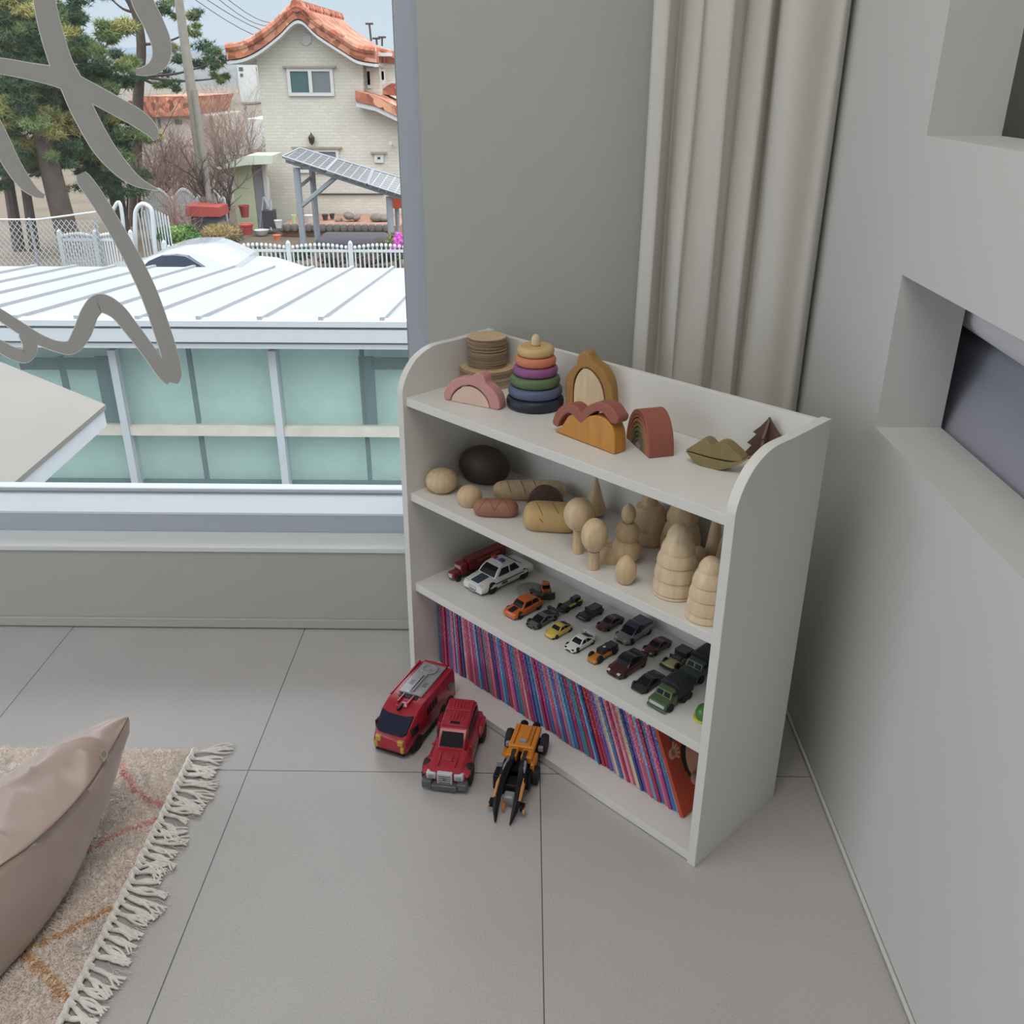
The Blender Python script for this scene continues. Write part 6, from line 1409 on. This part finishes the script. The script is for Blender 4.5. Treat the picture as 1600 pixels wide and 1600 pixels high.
# ================================================================== rug
RX, RY, RZ = -.692, 1.568, .012
rug = empty('rug', (-1.15, 1.0, 0), 0, 'cream pink shaggy rug with pink and orange lines and a knotted white fringe', 'rug')
M_rug = mat('rug_cream', (246, 232, 224), .95, var=.08, scale=14, bump=.4, bscale=160)
rb_ = bx('rug_base', -1.45, RX, .62, RY, .0006, RZ-.004, M_rug, rug, bevel=.002); rb_.location = -rug.location
M_blade = [mat('pile_cream', (253, 240, 232), .95, var=.03, scale=10), mat('pile_pink', (240, 186, 180), .95, var=.08), mat('pile_orange', (236, 194, 146), .95, var=.08), mat('pile_grey', (240, 230, 224), .95, var=.1)]
def fl(pts): return [at(x, y, 2, RZ) for x, y in smooth2(pts)]
def smooth2(pts): return [(v.x, v.y) for v in smooth_pts([(a, b, 0) for a, b in pts], 5)]
lines = [(1, .0062, fl([(178, 1183), (190, 1198), (205, 1225), (225, 1245), (258, 1260)])), (1, .005, fl([(20, 1400), (110, 1345), (165, 1312), (210, 1292), (245, 1280)])), (2, .0065, fl([(-60, 1500), (38, 1480), (90, 1460), (140, 1435), (190, 1412)])), (2, .0080, fl([(36, 1484), (60, 1510), (85, 1540), (120, 1566)]))]
def nearline(p):
    for k_, w_, L_ in lines:
        for a, b in zip(L_, L_[1:]):
            d = b-a; t = max(0, min(1, (p-a).dot(d)/d.dot(d))); q = a+d*t
            if (q-p).length < w_*random.uniform(.75, 1.2): return k_
    return 0
vs = []; fs = []; mi = []; rnd = random.Random(5)
for _ in range(125000):
    x = RX-.002-rnd.random()**1.25*.62; y = .80+rnd.random()*(RY-.80-.002)
    if _ >= 80000:
        x = RX-.002-rnd.random()*.756; y = .622+rnd.random()*(RY-.624)
        if x > RX-.5 and y > .8: continue
    p = Vector((x, y, RZ-.005)); kk = nearline(Vector((x, y, RZ))) 
    cl_ = mnoise.noise(Vector((x*60, y*60, 0))); cl2 = mnoise.noise(Vector((x*22, y*22, 4)))
    d = Vector((rnd.uniform(-1, 1)+cl_*1.0, rnd.uniform(-1, 1)+cl2*1.2, rnd.uniform(.3, .8))).normalized()*rnd.uniform(.006, .0095)
    s = d.cross(Vector((rnd.uniform(-1, 1), rnd.uniform(-1, 1), .2))).normalized()*(.0011 if _ < 80000 else .0017)
    n = len(vs); vs += [p-s, p+s, p+d+s*.5, p+d-s*.5]; fs.append((n, n+1, n+2, n+3)); mi.append(kk if kk else (3 if cl2 > .32 else 0))
o = raw('pile', vs, fs, M_blade, rug, mi); o.location = -rug.location; o['kind'] = 'stuff'
M_fr = mat('fringe_cotton', (240, 236, 230), .9, var=.06, scale=60, bump=.3, bscale=400)
yy = RY-.004; i = 0
while yy > .63 and i < 80:
    bm = bmesh.new(); rn = random.Random(i*3+1)
    # twisted binding knot
    tube(bm, [(RX-.004, yy, .004), (RX+.002, yy-.001, .012), (RX+.008, yy-.002, .006)], [.004, .0058, .0045], 7)
    gI = (i*10)//27; rg = random.Random(gI*7+3); lay = rg.uniform(-.55, .15)+(.35 if i < 2 else 0)-((i*10) % 27-13)*.018; ln = rg.uniform(.048, .080)*rn.uniform(.9, 1.08)*(1.25 if i == 0 else 1); droop = mnoise.noise(Vector((i*.31, 2, 0)))*.5
    for s_ in range(5 if i else 6):
        a = lay+rn.uniform(-.12, .12); q = []; rr = []
        for t in range(8):
            u_ = t/7; aa = a+droop*u_+.25*math.sin(u_*4+i+s_)*.5
            q.append((RX+.006+ln*u_*math.cos(aa), yy-.002+ln*u_*math.sin(aa)+rn.uniform(-.0006, .0006)+(s_-2)*.0011*math.sin(u_*PI*.9+.2), .0042+.003*math.sin(u_*PI)+abs((s_-2))*.0004)); rr.append(.0026*(1-.25*u_) if t < 7 else .0014)
        tube(bm, q, rr, 6)
    for s_ in range(4):   # frayed single threads
        a = lay+rn.uniform(-.5, .5); q = [(RX+.006+ln*(.55+.5*t/4)*math.cos(a), yy+ln*(.55+.5*t/4)*math.sin(a)+.003*math.sin(t*1.6+s_), .003+.002*math.sin(t)) for t in range(5)]; tube(bm, q, .0004, 4)
    o = finish('tassel', bm, M_fr, rug, smooth=60); o.location = -rug.location
    yy -= rn.choice((.0135, .015, .017, .021)); i += 1
bm = bmesh.new(); y0_ = .3
tube(bm, [(RX-.001+.0008*math.sin(t*1.3), RY-t*(RY-.62)/120, .008+.0015*math.sin(t*2.1)) for t in range(121)], .0055, 8); o = finish('edge_cord', bm, M_fr, rug); o.location = -rug.location

# ================================================================== satin cushion
UP = [(200.5, 1120, 1.372), (186, 1121, 1.368), (168, 1125, 1.362), (140, 1136, 1.352), (100, 1152, 1.335), (50, 1184, 1.31), (0, 1217, 1.28), (-60, 1255, 1.24), (-140, 1310, 1.18), (-240, 1380, 1.10)]
SE = [(200.5, 1121, 1.371), (197, 1128, 1.36), (188, 1144, 1.335), (168, 1180, 1.29), (140, 1225, 1.235), (100, 1272, 1.175), (45, 1322, 1.11), (0, 1353, 1.07), (-70, 1405, 1.01), (-180, 1490, .93)]
LO = [(200.5, 1121, .245), (199, 1136, .222), (193, 1152, .195), (180, 1192, .15), (165, 1240, .11), (148, 1300, .06), (110, 1385, .035), (50, 1470, .025), (0, 1526, .022), (-90, 1640, .02)]
Uc = smooth_pts([at(x, y, 1, Y_) for x, y, Y_ in UP], 10); Sc = smooth_pts([at(x, y, 1, Y_) for x, y, Y_ in SE], 10); Lc = smooth_pts([at(x, y, 2, z) for x, y, z in LO], 10)
nS = len(Uc)
cu_e = empty('satin_cushion', (Uc[-1].x, 1.15, .012), 0, 'large dusty pink satin cushion standing on its side on the rug', 'cushion')
M_sat = mat('pink_satin', (182, 160, 152), .30, var=.02, scale=6, sheen=.5, bump=.04, bscale=700)
Z0 = Uc[0]
def fold(p, t):   # soft folds radiating from the seam
    q = p+Vector((mnoise.noise(p*7), mnoise.noise(p*7+Vector((9, 0, 0))), 0))*.05
    r1 = 1-abs(mnoise.noise(Vector((q.x*9, q.y*7, q.z*20)))*2.2); r2 = 1-abs(mnoise.noise(Vector((q.x*16+5, q.y*11, q.z*30)))*2.2)
    return (.013*(max(0, r1)**2-.4)+.005*(max(0, r2)**2-.4))*min(1, t*5)
sections = []
for i in range(nS):
    t = i/(nS-1); a, b, c = Uc[i], Sc[i], Lc[i]; sc2 = min(1, t*2.2)
    n1 = (b-a).cross(Uc[min(i+1, nS-1)]-Uc[max(i-1, 0)]).normalized(); n1 = n1 if n1.dot(CO-a) > 0 else -n1
    n2 = (c-b).cross(Sc[min(i+1, nS-1)]-Sc[max(i-1, 0)]).normalized(); n2 = n2 if n2.dot(CO-b) > 0 else -n2
    ring = []
    for j in range(31):
        u_ = j/30; p = a.lerp(b, u_); w_ = math.sin(PI*u_); ring.append(p+n1*(.030*w_*sc2+fold(p, t)*min(1, w_*1.6)))
    ring.append(b-n1*.0015*sc2)
    for j in range(11):
        u_ = j/10; p = b.lerp(c, u_); w_ = math.sin(PI*u_); ring.append(p+n2*(.022*w_*sc2+fold(p*1.3, t)*w_*.35))
    bk2 = Vector((a.x-.03*sc2, a.y+.10*sc2, max(.022, a.z-.14*sc2))); fl2 = Vector((c.x-.05*sc2, c.y+.06*sc2, max(.019, c.z-.01)))
    for j in range(1, 5): ring.append(c.lerp(fl2, j/5))
    for j in range(0, 5): ring.append(fl2.lerp(bk2, j/5))
    for j in range(0, 5): ring.append(bk2.lerp(a, j/5))
    sections.append(ring)
vs = [p-cu_e.location for r in sections for p in r]; m_ = len(sections[0]); fs = []
for i in range(nS-1):
    for j in range(m_): fs.append((i*m_+j, i*m_+(j+1) % m_, (i+1)*m_+(j+1) % m_, (i+1)*m_+j))
fs.append(tuple(range((nS-1)*m_, nS*m_)))
o = raw('cover', vs, fs, M_sat, cu_e, smooth=True)
bm = bmesh.new(); tube(bm, [sections[i][30]-cu_e.location+Vector((0, 0, .0004)) for i in range(0, nS)], .0011, 6); finish('seam', bm, mat('seam_brown', (140, 116, 108), .6), cu_e)
lt = at(154, 1176, 1, 1.283); bm = bmesh.new(); lt2 = sections[32][29]
dv = (sections[38][30]-sections[26][30]).normalized(); up_ = (sections[32][20]-sections[32][30]).normalized()
base_ = sections[32][30]; nn = dv.cross(up_).normalized(); nn = nn if nn.dot(CO-base_) > 0 else -nn
quadslab(bm, [base_+nn*.008-dv*.008-cu_e.location, base_+nn*.008+dv*.008-cu_e.location, base_+nn*.011+dv*.008+up_*.018-cu_e.location, base_+nn*.011-dv*.008+up_*.018-cu_e.location], .0012, nn)
tg = finish('sewn_label', bm, mat('label_grey', (176, 172, 158), .7), cu_e, smooth=0); tg['label'] = 'small grey woven label with a ring mark'
bm = bmesh.new()
cc_ = base_+nn*.0112+up_*.009-cu_e.location
tube(bm, [cc_+(dv*math.cos(q_*2*PI/16)+up_*math.sin(q_*2*PI/16))*.004 for q_ in range(17)], .0004, 5); tube(bm, [cc_+dv*x_*.001+up_*.0015*math.cos(x_) for x_ in (-2, -1, 0, 1, 2)], .0003, 4)
finish('label_mark', bm, mat('label_ink', (96, 92, 84), .7), tg)
